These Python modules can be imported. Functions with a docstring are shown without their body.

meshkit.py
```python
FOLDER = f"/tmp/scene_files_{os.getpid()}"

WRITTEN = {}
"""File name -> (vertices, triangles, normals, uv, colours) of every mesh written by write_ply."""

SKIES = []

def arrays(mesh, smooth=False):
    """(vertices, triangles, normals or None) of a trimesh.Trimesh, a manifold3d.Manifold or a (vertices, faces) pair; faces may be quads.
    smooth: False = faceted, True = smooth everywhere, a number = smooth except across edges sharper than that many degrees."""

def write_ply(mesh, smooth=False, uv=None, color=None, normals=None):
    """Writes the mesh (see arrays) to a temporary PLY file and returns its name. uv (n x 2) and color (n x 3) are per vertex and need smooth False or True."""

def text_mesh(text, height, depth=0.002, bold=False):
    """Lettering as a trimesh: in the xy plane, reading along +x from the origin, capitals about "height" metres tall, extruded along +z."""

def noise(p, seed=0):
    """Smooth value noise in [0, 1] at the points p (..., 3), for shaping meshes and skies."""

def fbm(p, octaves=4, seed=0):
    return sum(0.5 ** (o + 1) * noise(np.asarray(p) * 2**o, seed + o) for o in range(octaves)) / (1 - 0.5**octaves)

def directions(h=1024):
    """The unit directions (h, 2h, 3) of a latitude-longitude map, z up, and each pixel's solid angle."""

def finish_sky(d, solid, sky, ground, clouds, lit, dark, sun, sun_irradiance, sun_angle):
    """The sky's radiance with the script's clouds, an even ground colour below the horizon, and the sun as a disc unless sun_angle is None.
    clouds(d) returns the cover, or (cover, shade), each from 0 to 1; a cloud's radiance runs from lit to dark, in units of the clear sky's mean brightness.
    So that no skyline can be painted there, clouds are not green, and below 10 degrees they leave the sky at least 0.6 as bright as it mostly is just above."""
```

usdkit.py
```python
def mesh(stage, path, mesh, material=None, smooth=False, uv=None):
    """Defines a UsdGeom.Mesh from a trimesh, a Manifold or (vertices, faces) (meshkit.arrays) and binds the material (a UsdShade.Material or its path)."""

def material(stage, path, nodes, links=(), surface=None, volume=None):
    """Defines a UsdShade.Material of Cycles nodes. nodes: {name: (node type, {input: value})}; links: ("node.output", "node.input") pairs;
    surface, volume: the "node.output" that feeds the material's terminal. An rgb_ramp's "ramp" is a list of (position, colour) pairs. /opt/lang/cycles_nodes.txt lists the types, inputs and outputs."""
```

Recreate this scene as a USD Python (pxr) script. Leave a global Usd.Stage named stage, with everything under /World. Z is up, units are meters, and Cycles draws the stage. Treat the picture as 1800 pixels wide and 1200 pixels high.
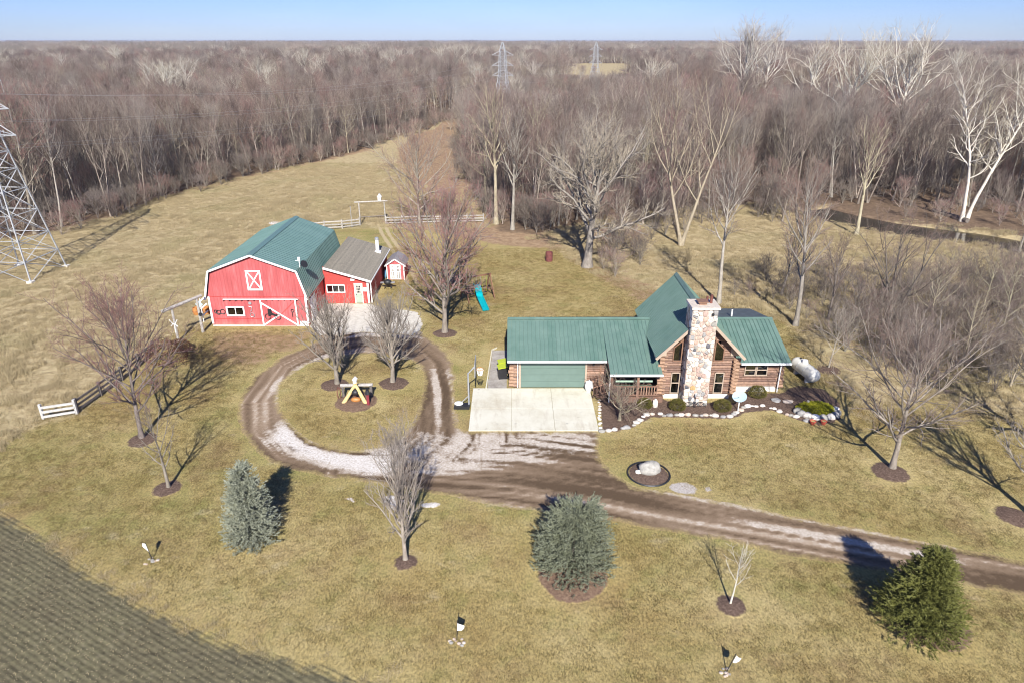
import math, numpy as np, trimesh, usdkit, meshkit
from scipy.spatial import Delaunay, Voronoi, cKDTree
import shapely
from shapely.geometry import Polygon, LineString, Point, box as sbox
from pxr import Usd, UsdGeom, UsdLux, UsdShade, Gf, Sdf, Vt

stage = Usd.Stage.CreateInMemory()
UsdGeom.SetStageUpAxis(stage, 'Z'); UsdGeom.SetStageMetersPerUnit(stage, 1.0)
world = UsdGeom.Xform.Define(stage, '/World'); stage.SetDefaultPrim(world.GetPrim())
stage.DefinePrim('/World/Looks', 'Scope')

# ------------------------------------------------------------------ camera, sky, sun, exposure
F, TH, H = 1200.0, math.atan(528/1200.0), 24.0           # focal length in photo pixels, pitch, height of the camera
c_, s_ = math.cos(TH), math.sin(TH)
cam = UsdGeom.Camera.Define(stage, '/World/camera')
cam.CreateHorizontalApertureAttr(36.0); cam.CreateVerticalApertureAttr(24.0); cam.CreateFocalLengthAttr(24.0)
cam.CreateClippingRangeAttr(Gf.Vec2f(0.1, 200000)); cam.AddTranslateOp().Set(Gf.Vec3d(0, 0, H)); cam.AddRotateXOp().Set(90-math.degrees(TH))
EXPOSURE = 0.84
cam.CreateExposureAttr(EXPOSURE)
SUN = np.array([0.055, -1.0, 0]); SUN /= np.linalg.norm(SUN); SUN_EL = math.radians(36)
SUN = SUN*math.cos(SUN_EL) + np.array([0, 0, math.sin(SUN_EL)])
sun = UsdLux.DistantLight.Define(stage, '/World/sun')
sun.CreateIntensityAttr(1.15); sun.CreateAngleAttr(0.5); sun.CreateColorAttr(Gf.Vec3f(1, .96, .90)); sun.CreateNormalizeAttr(True)
zx = np.cross([0, 0, 1], SUN); zx /= np.linalg.norm(zx); zy = np.cross(SUN, zx)
sun.AddTransformOp().Set(Gf.Matrix4d(*[float(a) for a in (*zx, 0, *zy, 0, *SUN, 0, 0, 0, 0, 1)]))

# ------------------------------------------------------------------ material writer
class Ref:
    def __init__(s, m, n): s.m, s.n = m, n
    def __getattr__(s, o): return (s.n, o)
class Mat:
    def __init__(s): s.nodes, s.links, s.k = {}, [], 0
    def n(s, kind, **kw):
        s.k += 1; name = f'n{s.k}'; d = {}
        for k, v in kw.items():
            if isinstance(v, tuple) and len(v) == 2 and isinstance(v[0], str): s.links.append((f'{v[0]}.{v[1]}', f'{name}.{k}'))
            else: d[k] = v
        s.nodes[name] = (kind, d); return Ref(s, name)
    def pos(s): return s.n('geometry').position
    def noise(s, scale, vec=None, detail=3, rough=.55, **k): return s.n('noise_texture', vector=vec or s.pos(), scale=scale, detail=detail, roughness=rough, **k).fac
    def ramp(s, fac, stops): return s.n('rgb_ramp', fac=fac, ramp=stops).color
    def mix(s, fac, a, b, t='mix'): return s.n('mix', mix_type=t, fac=fac, color1=a, color2=b).color
    def math(s, t, a, b=0.0, clamp=False): return s.n('math', math_type=t, value1=a, value2=b, use_clamp=clamp).value
    def rng(s, v, a, b, c=0.0, d=1.0): return s.n('map_range', value=v, from_min=a, from_max=b, to_min=c, to_max=d, clamp=True).result
    def attr(s, name): return s.n('attribute', attribute=name).fac
    def scaled(s, sc, vec=None): return s.n('mapping', vector=vec or s.pos(), scale=sc).vector
    def bump(s, h, dist=.02, strength=1.0): return s.n('bump', height=h, distance=dist, strength=strength).normal
    def bsdf(s, **k): return s.n('principled_bsdf', **k).BSDF
    def done(s, name, surf=None, vol=None):
        return usdkit.material(stage, '/World/Looks/'+name, s.nodes, [(a, b) for a, b in s.links], surface=surf and '.'.join(surf), volume=vol and '.'.join(vol))

def plain(name, col, rough=.6, var=.12, scale=3.0, metallic=0, spec=.5, bump=0, bscale=40, island=0):
    m = Mat(); n = m.noise(scale, detail=4)
    lo, hi = [max(0, x*(1-var)) for x in col], [min(.95, x*(1+var)) for x in col]
    col_ = m.ramp(n, [(.3, lo), (.7, hi)])
    if island:
        r = m.n('object_info').random
        col_ = m.n('hsv', color=col_, value=m.rng(r, 0, 1, 1-island, 1+island)).color
    k = dict(base_color=col_, roughness=rough, metallic=metallic, specular_ior_level=spec)
    if bump: k['normal'] = m.bump(m.noise(bscale), bump)
    return m.done(name, m.bsdf(**k))

m = Mat()
EL_ROT = math.atan2(SUN[0], SUN[1])
sky = m.n('sky_texture', sky_type='single_scattering', sun_disc=False, sun_elevation=SUN_EL, sun_rotation=EL_ROT, air_density=1.0, aerosol_density=.12, ozone_density=2.0, altitude=100.0)
dirv = m.n('texture_coordinate').generated
cir = m.noise(2.2, m.scaled((1.0, .35, 5.0), dirv), 6, .6)
cf = m.rng(cir, .5, .78, 0, .3)
skyc = m.mix(cf, sky.color, m.mix(1.0, sky.color, (1.35, 1.25, 1.12), 'multiply'))
skyc = m.mix(1.0, skyc, (.57, .73, 1.34), 'multiply')
SKYMAT = m.done('sky_look', m.n('background_shader', color=skyc, strength=.055).background)
dome = UsdLux.DomeLight.Define(stage, '/World/sky')
dome.CreateIntensityAttr(1.0)
UsdShade.MaterialBindingAPI.Apply(dome.GetPrim()).Bind(SKYMAT)
dome.GetPrim().SetCustomDataByKey('kind', 'structure')

# ------------------------------------------------------------------ photo measuring: points on the ground or on an upright plane
def ray(px, py):
    u, v = (px-900)/F, (py-600)/F
    return np.array([u, c_-v*s_, -(s_+v*c_)])
def G(px, py, z=0.0):
    d = ray(px, py); return np.array([0, 0, H]) + d*((z-H)/d[2])
def PY(px, py, y):
    d = ray(px, py); return np.array([0, 0, H]) + d*(y/d[1])
def GP(pts): return [tuple(G(*p)[:2]) for p in pts]
def top(bx, by, ty): g = G(bx, by); return PY(bx, ty, g[1])[2]

# ------------------------------------------------------------------ prims
used = {}
def path_for(parent, name):
    k = (parent, name); n = used.get(k, -1)+1; used[k] = n
    return f'{parent}/{name}' + (f'_{n:03d}' if n else '')
def tag(prim, label=None, cat=None, group=None, kind=None):
    for k, v in (('label', label), ('category', cat), ('group', group), ('kind', kind)):
        if v: prim.SetCustomDataByKey(k, v)
def thing(name, label, cat, loc=(0, 0, 0), rz=0, group=None, scale=None, kind=None):
    p = path_for('/World', name); x = UsdGeom.Xform.Define(stage, p)
    x.AddTranslateOp().Set(Gf.Vec3d(*map(float, loc)))
    if rz: x.AddRotateZOp().Set(float(rz))
    if scale is not None: x.AddScaleOp().Set(Gf.Vec3f(*map(float, scale)))
    tag(x.GetPrim(), label, cat, group, kind); return p
def copy_of(src, name, label, cat, loc, rz=0, scale=None, group=None):
    p = thing(name, label, cat, loc, rz, group, scale)
    pr = stage.GetPrimAtPath(p); pr.GetReferences().AddInternalReference(src); pr.SetInstanceable(True); return p
def group_part(parent, name, label=None, kind=None):
    p = path_for(parent, name); x = UsdGeom.Xform.Define(stage, p)
    tag(x.GetPrim(), label, None, None, kind); return p
def put(parent, name, geo, mat, label=None, cat=None, group=None, kind=None, smooth=False, attrs=None, loc=None):
    if isinstance(geo, MB): geo = geo.arr()
    p = path_for(parent, name)
    if len(geo) == 3:
        v, f, n = geo
        mm = usdkit.mesh(stage, p, (v, f), mat, False)
        mm.CreateNormalsAttr(Vt.Vec3fArray.FromNumpy(np.asarray(n, np.float32))); mm.SetNormalsInterpolation('vertex')
    else:
        mm = usdkit.mesh(stage, p, geo, mat, smooth)
    for k, a in (attrs or {}).items():
        UsdGeom.PrimvarsAPI(mm).CreatePrimvar(k, Sdf.ValueTypeNames.FloatArray, 'vertex').Set(Vt.FloatArray.FromNumpy(np.asarray(a, np.float32)))
    if loc is not None: mm.AddTranslateOp().Set(Gf.Vec3d(*map(float, loc)))
    tag(mm.GetPrim(), label, cat, group, kind); return p
W_ = '/World'

BOXF = np.array([[0,2,1],[1,2,3],[4,5,6],[5,7,6],[0,1,4],[1,5,4],[2,6,3],[3,6,7],[0,4,2],[2,4,6],[1,3,5],[3,7,5]])
def unit(v): v = np.asarray(v, float); return v/max(np.linalg.norm(v), 1e-9)
class MB:
    def __init__(s): s.v, s.f, s.n = [], [], 0
    def add(s, v, f): v = np.asarray(v, float); s.v.append(v); s.f.append(np.asarray(f)+s.n); s.n += len(v); return s
    def box(s, x0, x1, y0, y1, z0, z1):
        return s.add([(x, y, z) for z in (z0, z1) for y in (y0, y1) for x in (x0, x1)], BOXF)
    def bar(s, a, b, w, h, up=(0, 0, 1)):
        a, b = np.asarray(a, float), np.asarray(b, float); d = unit(b-a); r = np.cross(d, up)
        if np.linalg.norm(r) < 1e-3: r = np.cross(d, (0, 1, 0))
        r = unit(r); u = np.cross(d, r)
        return s.add([p+r*i*w/2+u*j*h/2 for p in (a, b) for j in (-1, 1) for i in (-1, 1)], BOXF)
    def cyl(s, a, b, r0, r1=None, n=8, wob=0, rng=None):
        a, b = np.asarray(a, float), np.asarray(b, float); r1 = r0 if r1 is None else r1
        d = unit(b-a); r = np.cross(d, (0, 0, 1))
        if np.linalg.norm(r) < 1e-3: r = np.array([1., 0, 0])
        r = unit(r); u = np.cross(r, d); t = np.arange(n)*2*np.pi/n
        ring = np.cos(t)[:, None]*r + np.sin(t)[:, None]*u
        v = np.vstack([a+ring*r0, b+ring*r1, a, b]); i = np.arange(n); j = (i+1) % n
        f = np.vstack([np.stack([i, i+n, j], 1), np.stack([j, i+n, j+n], 1), np.stack([i, j, np.full(n, 2*n)], 1), np.stack([j+n, i+n, np.full(n, 2*n+1)], 1)])
        return s.add(v, f)
    def path(s, pts, r, n=6):
        for a, b in zip(pts[:-1], pts[1:]): s.cyl(a, b, r, r, n)
        return s
    def prism(s, poly, o, ux, uy, depth):
        """polygon (list of 2-D points) in the plane o + x*ux + y*uy, thickened by the vector depth"""
        P = np.asarray(poly, float); ux, uy, o, depth = map(lambda q: np.asarray(q, float), (ux, uy, o, depth))
        a2, f = trimesh.creation.triangulate_polygon(Polygon(P), engine='earcut')
        P = np.asarray(a2); n = len(P); a = o+P[:, :1]*ux+P[:, 1:]*uy; f = np.asarray(f)
        e = np.vstack([f[:, [0, 1]], f[:, [1, 2]], f[:, [2, 0]]]); es = set(map(tuple, e)); bd = np.array([x for x in es if (x[1], x[0]) not in es])
        side = np.vstack([np.stack([bd[:, 0], bd[:, 1], bd[:, 1]+n], 1), np.stack([bd[:, 0], bd[:, 1]+n, bd[:, 0]+n], 1)])
        if np.dot(np.cross(ux, uy), depth) < 0: F_ = np.vstack([f, f[:, ::-1]+n, side[:, ::-1]])
        else: F_ = np.vstack([f[:, ::-1], f+n, side])
        return s.add(np.vstack([a, a+depth]), F_)
    def quadslab(s, a, b, c, d, t):
        a, b, c, d = [np.asarray(q, float) for q in (a, b, c, d)]; n = unit(np.cross(b-a, d-a))*t
        return s.add([a-n, b-n, d-n, c-n, a, b, d, c], BOXF)
    def arr(s): return np.vstack(s.v), np.vstack(s.f)
def icos(sub, r=1.0): m_ = trimesh.creation.icosphere(sub, r); return np.array(m_.vertices), np.array(m_.faces)
def rock(rng, rx, ry, rz, sub=1):
    v, f = icos(sub); v = v*(1+.5*(meshkit.noise(v*1.6+rng.uniform(0, 99, 3))-.5)[:, None]+.2*(meshkit.noise(v*4+rng.uniform(0, 99, 3))-.5)[:, None])
    return v*[rx, ry, rz]+[0, 0, rz*.45], f

# ------------------------------------------------------------------ ground looks
STRAW, TAN, GREEN = (.43, .35, .17), (.28, .20, .078), (.20, .20, .062)
def lawn_colour(m, green=None):
    a, b, f = m.noise(.13, detail=6, rough=.68), m.noise(.5, detail=6, rough=.7), m.noise(9.0, m.scaled((1, .6, 1)), 5, .75)
    col = m.ramp(a, [(.3, TAN), (.5, (.35, .278, .118)), (.7, STRAW)])
    g = m.rng(b, .51, .70, 0, .52)
    if green is not None: g = m.math('add', g, m.math('multiply', green, m.rng(m.noise(.35, detail=5, rough=.65), .35, .6)), True)
    col = m.mix(g, col, GREEN); col = m.mix(m.rng(m.noise(.23, detail=6, rough=.7), .52, .70, 0, .65), col, (.245, .165, .085)); col = m.mix(m.rng(m.noise(.31, m.scaled((1, 1.6, 1)), 6, .7), .60, .74, 0, .5), col, (.50, .43, .29))
    return m.mix(1.0, col, m.ramp(f, [(.28, (.42, .42, .42)), (.5, (1, 1, 1)), (.74, (1.6, 1.55, 1.45))]), 'multiply'), f
m = Mat()
lawn, fine = lawn_colour(m, m.attr('green'))
rough = m.noise(1.7, m.scaled((.8, 1.2, 1)), 6, .75)
mead = m.ramp(rough, [(.28, (.24, .18, .095)), (.45, (.38, .30, .165)), (.6, (.48, .39, .225)), (.78, (.58, .49, .31))])
mead = m.mix(m.rng(m.noise(.12, detail=5, rough=.65), .50, .70, 0, .38), mead, (.25, .235, .10))
lit = m.ramp(m.noise(1.3, detail=6, rough=.75), [(.25, (.06, .042, .03)), (.5, (.16, .11, .072)), (.75, (.27, .19, .12))])
rust = m.ramp(m.noise(1.1, detail=6, rough=.75), [(.3, (.20, .125, .075)), (.55, (.34, .235, .14)), (.78, (.46, .36, .225))])
jit = m.math('multiply', m.math('subtract', m.noise(.45, detail=5, rough=.7), .5), .9)
def edge(a): return m.rng(m.math('add', m.attr(a), jit), .4, .6)
col = m.mix(edge('meadow'), lawn, mead); col = m.mix(edge('rust'), col, rust); col = m.mix(edge('litter'), col, lit)
GROUND = m.done('ground_look', m.bsdf(base_color=col, roughness=.95, specular_ior_level=.15, normal=m.bump(m.math('add', fine, rough), .05)))

def soil(name, stops, scale, edge_jit=.5, bump=.03):
    m = Mat(); n = m.noise(scale, detail=6, rough=.75); col = m.ramp(n, stops); lawn, f = lawn_colour(m)
    k = m.rng(m.math('add', m.attr('sd'), m.math('multiply', m.math('subtract', m.noise(2.2, detail=5, rough=.7), .5), edge_jit)), 0, .12)
    return m.done(name, m.bsdf(base_color=m.mix(k, lawn, col), roughness=.95, specular_ior_level=.15, normal=m.bump(n, bump)))
MULCH = soil('mulch_look', [(.25, (.045, .03, .024)), (.5, (.12, .08, .06)), (.75, (.24, .175, .13))], 9)
MULCH_RED = soil('leafy_mulch_look', [(.25, (.07, .045, .035)), (.5, (.17, .11, .075)), (.75, (.3, .21, .14))], 7)
GRAVEL = soil('gravel_look', [(.25, (.2, .17, .15)), (.5, (.42, .38, .34)), (.75, (.62, .58, .53))], 8, .7)
PATIO = soil('pale_patio_look', [(.2, (.36, .32, .255)), (.5, (.57, .53, .45)), (.8, (.68, .65, .57))], 2.5, .8, .01)
SNOW = soil('snow_look', [(.3, (.4, .34, .27)), (.5, (.62, .58, .53)), (.7, (.80, .79, .78))], 3.0, .9)
m = Mat(); lawn, f = lawn_colour(m)
n1, n2 = m.noise(1.4, detail=6, rough=.7), m.noise(7, detail=5, rough=.75)
st = m.attr('streak')
mud = m.ramp(m.math('add', m.math('multiply', st, .6), m.math('multiply', n2, .4)), [(.22, (.095, .063, .037)), (.42, (.18, .125, .078)), (.58, (.24, .172, .113)), (.78, (.37, .285, .20))])
wht = m.ramp(m.math('add', m.math('multiply', n2, .6), m.math('multiply', n1, .4)), [(.30, (.26, .205, .15)), (.48, (.45, .385, .31)), (.66, (.64, .58, .50))])
wht = m.mix(m.rng(m.math('add', m.attr('white'), m.math('multiply', m.math('subtract', n2, .5), 1.6)), .74, 1.15), wht, (.66, .63, .585))
wm = m.rng(m.math('add', m.attr('white'), m.math('add', m.math('multiply', m.math('subtract', m.math('add', m.math('multiply', n1, .45), m.math('multiply', m.noise(3.6, detail=6, rough=.8), .55)), .5), 1.7), m.math('multiply', m.math('subtract', st, .5), 1.0))), .36, .72)
col = m.mix(wm, mud, wht)
k = m.rng(m.math('add', m.attr('sd'), m.math('multiply', m.math('subtract', m.noise(1.8, detail=7, rough=.75), .5), 1.5)), -.05, .40)
DRIVE = m.done('driveway_look', m.bsdf(base_color=m.mix(k, lawn, col), roughness=.9, specular_ior_level=.2, normal=m.bump(n2, .03)))
fa, fb = G(0, 940), G(440, 1190); FROW = -(math.atan2(fb[1]-fa[1], fb[0]-fa[0])+math.pi/2)
m = Mat(); n = m.noise(4, detail=6, rough=.75); n2 = m.noise(.35, detail=4)
rw = m.n('wave_texture', wave_type='bands', bands_direction='x', vector=m.n('mapping', vector=m.pos(), rotation=(0, 0, FROW)).vector, scale=1.25, distortion=.35, detail=2, detail_scale=1.0).fac
col = m.mix(m.rng(n2, .35, .7), m.ramp(n, [(.25, (.075, .062, .04)), (.55, (.135, .118, .07)), (.78, (.2, .175, .115))]), m.ramp(n, [(.25, (.09, .082, .045)), (.55, (.165, .15, .085)), (.78, (.24, .21, .14))]))
col = m.mix(m.math('multiply', m.rng(rw, .6, .1), m.rng(m.noise(.7, detail=3), .35, .65, .0, .26)), col, (.07, .058, .038))
vo = m.n('voronoi_texture', vector=m.pos(), scale=4.5, randomness=1.0).distance; col = m.mix(m.math('multiply', m.rng(vo, .12, .05), m.rng(m.noise(.8), .5, .65)), col, (.5, .44, .32))
lawn, f = lawn_colour(m); k = m.rng(m.math('add', m.attr('sd'), m.math('multiply', m.math('subtract', m.noise(1.3, detail=7, rough=.75), .5), 2.8)), -.1, .5)
FIELD = m.done('crop_field_look', m.bsdf(base_color=m.mix(k, lawn, col), roughness=.97, specular_ior_level=.1, normal=m.bump(m.math('add', n, m.math('multiply', rw, .3)), .05)))
m = Mat(); n = m.noise(.45, detail=7, rough=.7); n2 = m.noise(14, detail=4)
col = m.ramp(m.math('add', m.math('multiply', n, .8), m.math('multiply', n2, .2)), [(.32, (.48, .435, .325)), (.5, (.60, .575, .465)), (.68, (.66, .64, .54))])
col = m.mix(m.rng(m.noise(.9, m.scaled((1.6, .35, 1)), 6, .7), .54, .72, 0, .45), col, (.36, .29, .20)); col = m.mix(m.rng(m.noise(2.6, detail=4), .66, .74, 0, .5), col, (.22, .20, .17))
CONCRETE = m.done('concrete_look', m.bsdf(base_color=col, roughness=.85, normal=m.bump(n2, .004)))
m = Mat(); n = m.noise(1.2, detail=6); n2 = m.noise(6, detail=5, rough=.7)
OLDCONC = m.done('weathered_concrete_look', m.bsdf(base_color=m.ramp(m.math('add', m.math('multiply', n, .6), m.math('multiply', n2, .4)), [(.3, (.2, .175, .145)), (.5, (.33, .3, .26)), (.7, (.45, .42, .37))]), roughness=.9))
m = Mat(); n = m.noise(1.5, detail=3)
WATER = m.done('creek_water_look', m.bsdf(base_color=(.035, .03, .022), roughness=.06, normal=m.bump(n, .01)))

# ------------------------------------------------------------------ the lie of the land
OPEN = Polygon(GP([(-500, 520), (-200, 452), (0, 425), (110, 402), (200, 380), (300, 342), (400, 317), (520, 292), (600, 275), (640, 262), (700, 240), (760, 222), (812, 204), (818, 230), (806, 265), (812, 310), (835, 345), (858, 385), (880, 407), (940, 412), (1010, 398), (1100, 376), (1250, 362), (1400, 358), (1500, 362), (1600, 364), (1700, 368), (1800, 376), (2200, 400)]) + [(70, 8), (-60, 8)]).buffer(0)
LAWN = Polygon(GP([(-60, 800), (70, 748), (140, 728), (215, 665), (300, 590), (365, 572), (500, 440), (575, 402), (680, 402), (850, 398), (930, 412), (1025, 470), (1100, 500), (1190, 520), (1380, 560), (1440, 640), (1520, 720), (1640, 700), (1900, 760)]) + [(70, 8), (-60, 8)]).buffer(0)
CREEK = LineString(GP([(1425, 366), (1480, 380), (1560, 396), (1640, 407), (1720, 417), (1800, 431), (1960, 455), (2200, 480)]))
RUST = [Polygon(GP(p)).buffer(0) for p in ([(700, 250), (812, 205), (815, 250), (806, 275), (830, 345), (760, 350), (700, 300)], [(690, 372), (850, 350), (870, 392), (960, 405), (1000, 440), (870, 430), (690, 392)], [(1440, 362), (1500, 376), (1580, 389), (1650, 396), (1730, 405), (1800, 416), (1870, 424), (1870, 360), (1600, 350)], [(300, 345), (640, 268), (655, 262), (640, 252), (480, 285), (300, 330)], [(1000, 455), (1090, 480), (1180, 520), (1130, 530), (1040, 480)], [(385, 588), (545, 584), (520, 606), (440, 640), (405, 640), (372, 612)])]
def sdist(poly, x, y):
    p = shapely.points(x, y); d = shapely.distance(poly.boundary, p); return np.where(shapely.contains_xy(poly, x, y), d, -d)
def gz(x, y):
    x, y = np.atleast_1d(np.asarray(x, float)), np.atleast_1d(np.asarray(y, float))
    sd = sdist(LAWN, x, y); k = np.clip((-sd-1)/6, 0, 1)
    z = k*(.35*(meshkit.fbm(np.stack([x*.05, y*.05, 0*x], -1), 3)-.5)+.09*(meshkit.fbm(np.stack([x*.6, y*.6, 0*x+7], -1), 3)-.5))
    cd = shapely.distance(CREEK, shapely.points(x, y)); return z*(np.clip((cd-3)/4, .2, 1)) - 1.1*np.clip((4.6-cd)/2.2, 0, 1)
gx = np.concatenate([-np.geomspace(95, 26000, 34)[::-1], np.arange(-94.2, 100, .8), np.geomspace(101, 26000, 34)])
gy = np.concatenate([[-3000, -600, -120, -30, 0, 8], np.arange(14, 170, .8), np.geomspace(171, 26000, 40)])
X, Y = np.meshgrid(gx, gy); X, Y = X.ravel(), Y.ravel()
near = (abs(X) < 130) & (Y > 5) & (Y < 200)
Z = np.zeros(len(X)); Z[near] = gz(X[near], Y[near])
def mask(poly, w):
    o = np.full(len(X), 0.0); far = ~near; sd = sdist(poly, X[near], Y[near]); o[near] = np.clip(.5+sd/(2*w), 0, 1)
    o[far] = shapely.contains_xy(poly, X[far], Y[far]); return o
CLEAR = Polygon(GP([(985, 116), (1040, 112), (1100, 113), (1098, 140), (1080, 158), (1010, 150)])).buffer(0)
i = np.arange(len(gx)-1); j = np.arange(len(gy)-1); I, J = np.meshgrid(i, j); a = (J*len(gx)+I).ravel(); n_ = len(gx)
GF = np.vstack([np.stack([a, a+1, a+n_+1], 1), np.stack([a, a+n_+1, a+n_], 1)])
greenm = np.clip(.9-abs(sdist(Polygon(GP([(418, 725), (470, 810), (600, 845), (760, 868), (1060, 915), (1800, 1045), (1800, 985), (1400, 905), (1085, 835), (803, 690), (740, 590), (560, 595), (430, 690)])).buffer(0), X, Y))/5, 0, 1)*.55
greenm = np.maximum(greenm, np.clip(1-abs(sdist(Polygon(GP([(-40, 780), (250, 840), (400, 900), (200, 930), (60, 900), (-40, 880)])).buffer(0), X, Y))/4, 0, 1)*.6)
greenm = np.maximum(greenm, .7*np.clip(.5+sdist(Polygon(GP([(560, 400), (700, 400), (720, 440), (620, 440)])).buffer(0), X, Y)/4, 0, 1))
openm, lawnm = mask(OPEN, 3), mask(LAWN, 2.0)
litter = np.maximum(1-np.maximum(openm, mask(CLEAR, 4)), .9*mask(RUST[2], 1.5))
put(W_, 'ground', (np.stack([X, Y, Z], 1), GF), GROUND, kind='structure', smooth=True,
    attrs=dict(green=greenm, meadow=1-lawnm, litter=litter, rust=np.max([mask(p, 2.5) for k, p in enumerate(RUST) if k != 2], 0)))

def wobble(poly, amp, freq, seed, step=.25):
    b = poly.exterior; t = np.arange(0, b.length, step); p = np.array([b.interpolate(q).coords[0] for q in t])
    n = np.stack([meshkit.fbm(np.stack([p[:, 0]*freq, p[:, 1]*freq, 0*t+seed+k*50], -1), 3)-.5 for k in (0, 1)], 1)
    return Polygon(p+2*amp*n, [h.coords for h in poly.interiors]).buffer(0)
def sheet(poly, step, z, hfun=None):
    """a flat sheet over the polygon: (vertices, faces), signed distance inside"""
    pts = []
    for ring in [poly.exterior, *poly.interiors]:
        pts += [ring.interpolate(q).coords[0] for q in np.arange(0, ring.length, step)]
    x0, y0, x1, y1 = poly.bounds; gx_, gy_ = np.meshgrid(np.arange(x0, x1, step), np.arange(y0, y1, step)); gx_, gy_ = gx_.ravel(), gy_.ravel()
    sd = sdist(poly, gx_, gy_); k = sd > step*.45; P = np.vstack([pts, np.stack([gx_[k], gy_[k]], 1)])
    T = Delaunay(P).simplices; c = P[T].mean(1); T = T[shapely.contains_xy(poly, c[:, 0], c[:, 1])]
    e1, e2 = P[T[:, 1]]-P[T[:, 0]], P[T[:, 2]]-P[T[:, 0]]; cr = e1[:, 0]*e2[:, 1]-e1[:, 1]*e2[:, 0]; T[cr < 0] = T[cr < 0][:, ::-1]
    sd = np.maximum(sdist(poly, P[:, 0], P[:, 1]), 0); zz = z + (hfun(P, sd) if hfun else 0*sd)
    return np.column_stack([P, zz]), T, sd
def lay(name, poly, mat, step=.3, z=.008, hfun=None, kind='structure', **k):
    v, f, sd = sheet(poly, step, z, hfun); return put(W_, name, (v, f), mat, kind=kind, smooth=True, attrs=dict(sd=sd), **k)

# driveway: a loop round the island of grass and the lane leaving to the right
OUTER = Polygon(GP([(417, 713), (421, 754), (437, 782), (476, 810), (510, 825), (579, 838), (655, 846), (700, 856), (770, 870), (850, 886), (940, 898), (1060, 914), (1200, 939), (1400, 976), (1600, 1011), (1850, 1056), (1850, 995), (1600, 946), (1400, 907), (1250, 876), (1130, 856), (1085, 836), (1062, 812), (1054, 790), (1053, 757), (823, 757), (806, 748), (801, 700), (800, 655), (790, 625), (768, 604), (745, 590), (735, 572), (600, 570), (548, 577), (562, 597), (530, 612), (490, 630), (450, 660), (425, 690)])).buffer(0)
INNER = Polygon(GP([(489, 703), (494, 675), (515, 657), (543, 639), (579, 629), (630, 622), (668, 622), (719, 632), (740, 644), (746, 667), (740, 703), (727, 739), (707, 764), (676, 782), (630, 792), (579, 787), (543, 772), (515, 749), (497, 726)])).buffer(0)
DR = wobble(Polygon(OUTER.exterior, [INNER.exterior]), .25, .8, 3).buffer(0)
v, f, sd = sheet(DR, .22, .006)
px_ = v[:, 0]; py_ = v[:, 1]
loopc = LineString(GP([(455, 705), (458, 755), (500, 800), (600, 820), (700, 825), (768, 770), (772, 690), (760, 640), (720, 605), (640, 600), (560, 615), (500, 645), (455, 705)]))
lane = LineString(GP([(1850, 1025), (1600, 978), (1400, 942), (1200, 907), (1060, 880), (900, 855), (760, 845), (600, 828)]))
lc = np.where(shapely.distance(loopc, shapely.points(px_, py_)) < shapely.distance(lane, shapely.points(px_, py_)), 0, 1)
al = np.array([(loopc if k == 0 else lane).project(Point(a, b)) for k, a, b in zip(lc, px_, py_)])
cen = np.array([(loopc if k == 0 else lane).interpolate(t).coords[0] for k, t in zip(lc, al)])
ac = np.hypot(px_-cen[:, 0], py_-cen[:, 1])*np.where(sdist(INNER.union(INNER), cen[:, 0], cen[:, 1]) > sdist(INNER, px_, py_), 1, -1)
th_ = al/loopc.length*2*np.pi; rad_ = loopc.length/(2*np.pi)*.09
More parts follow.
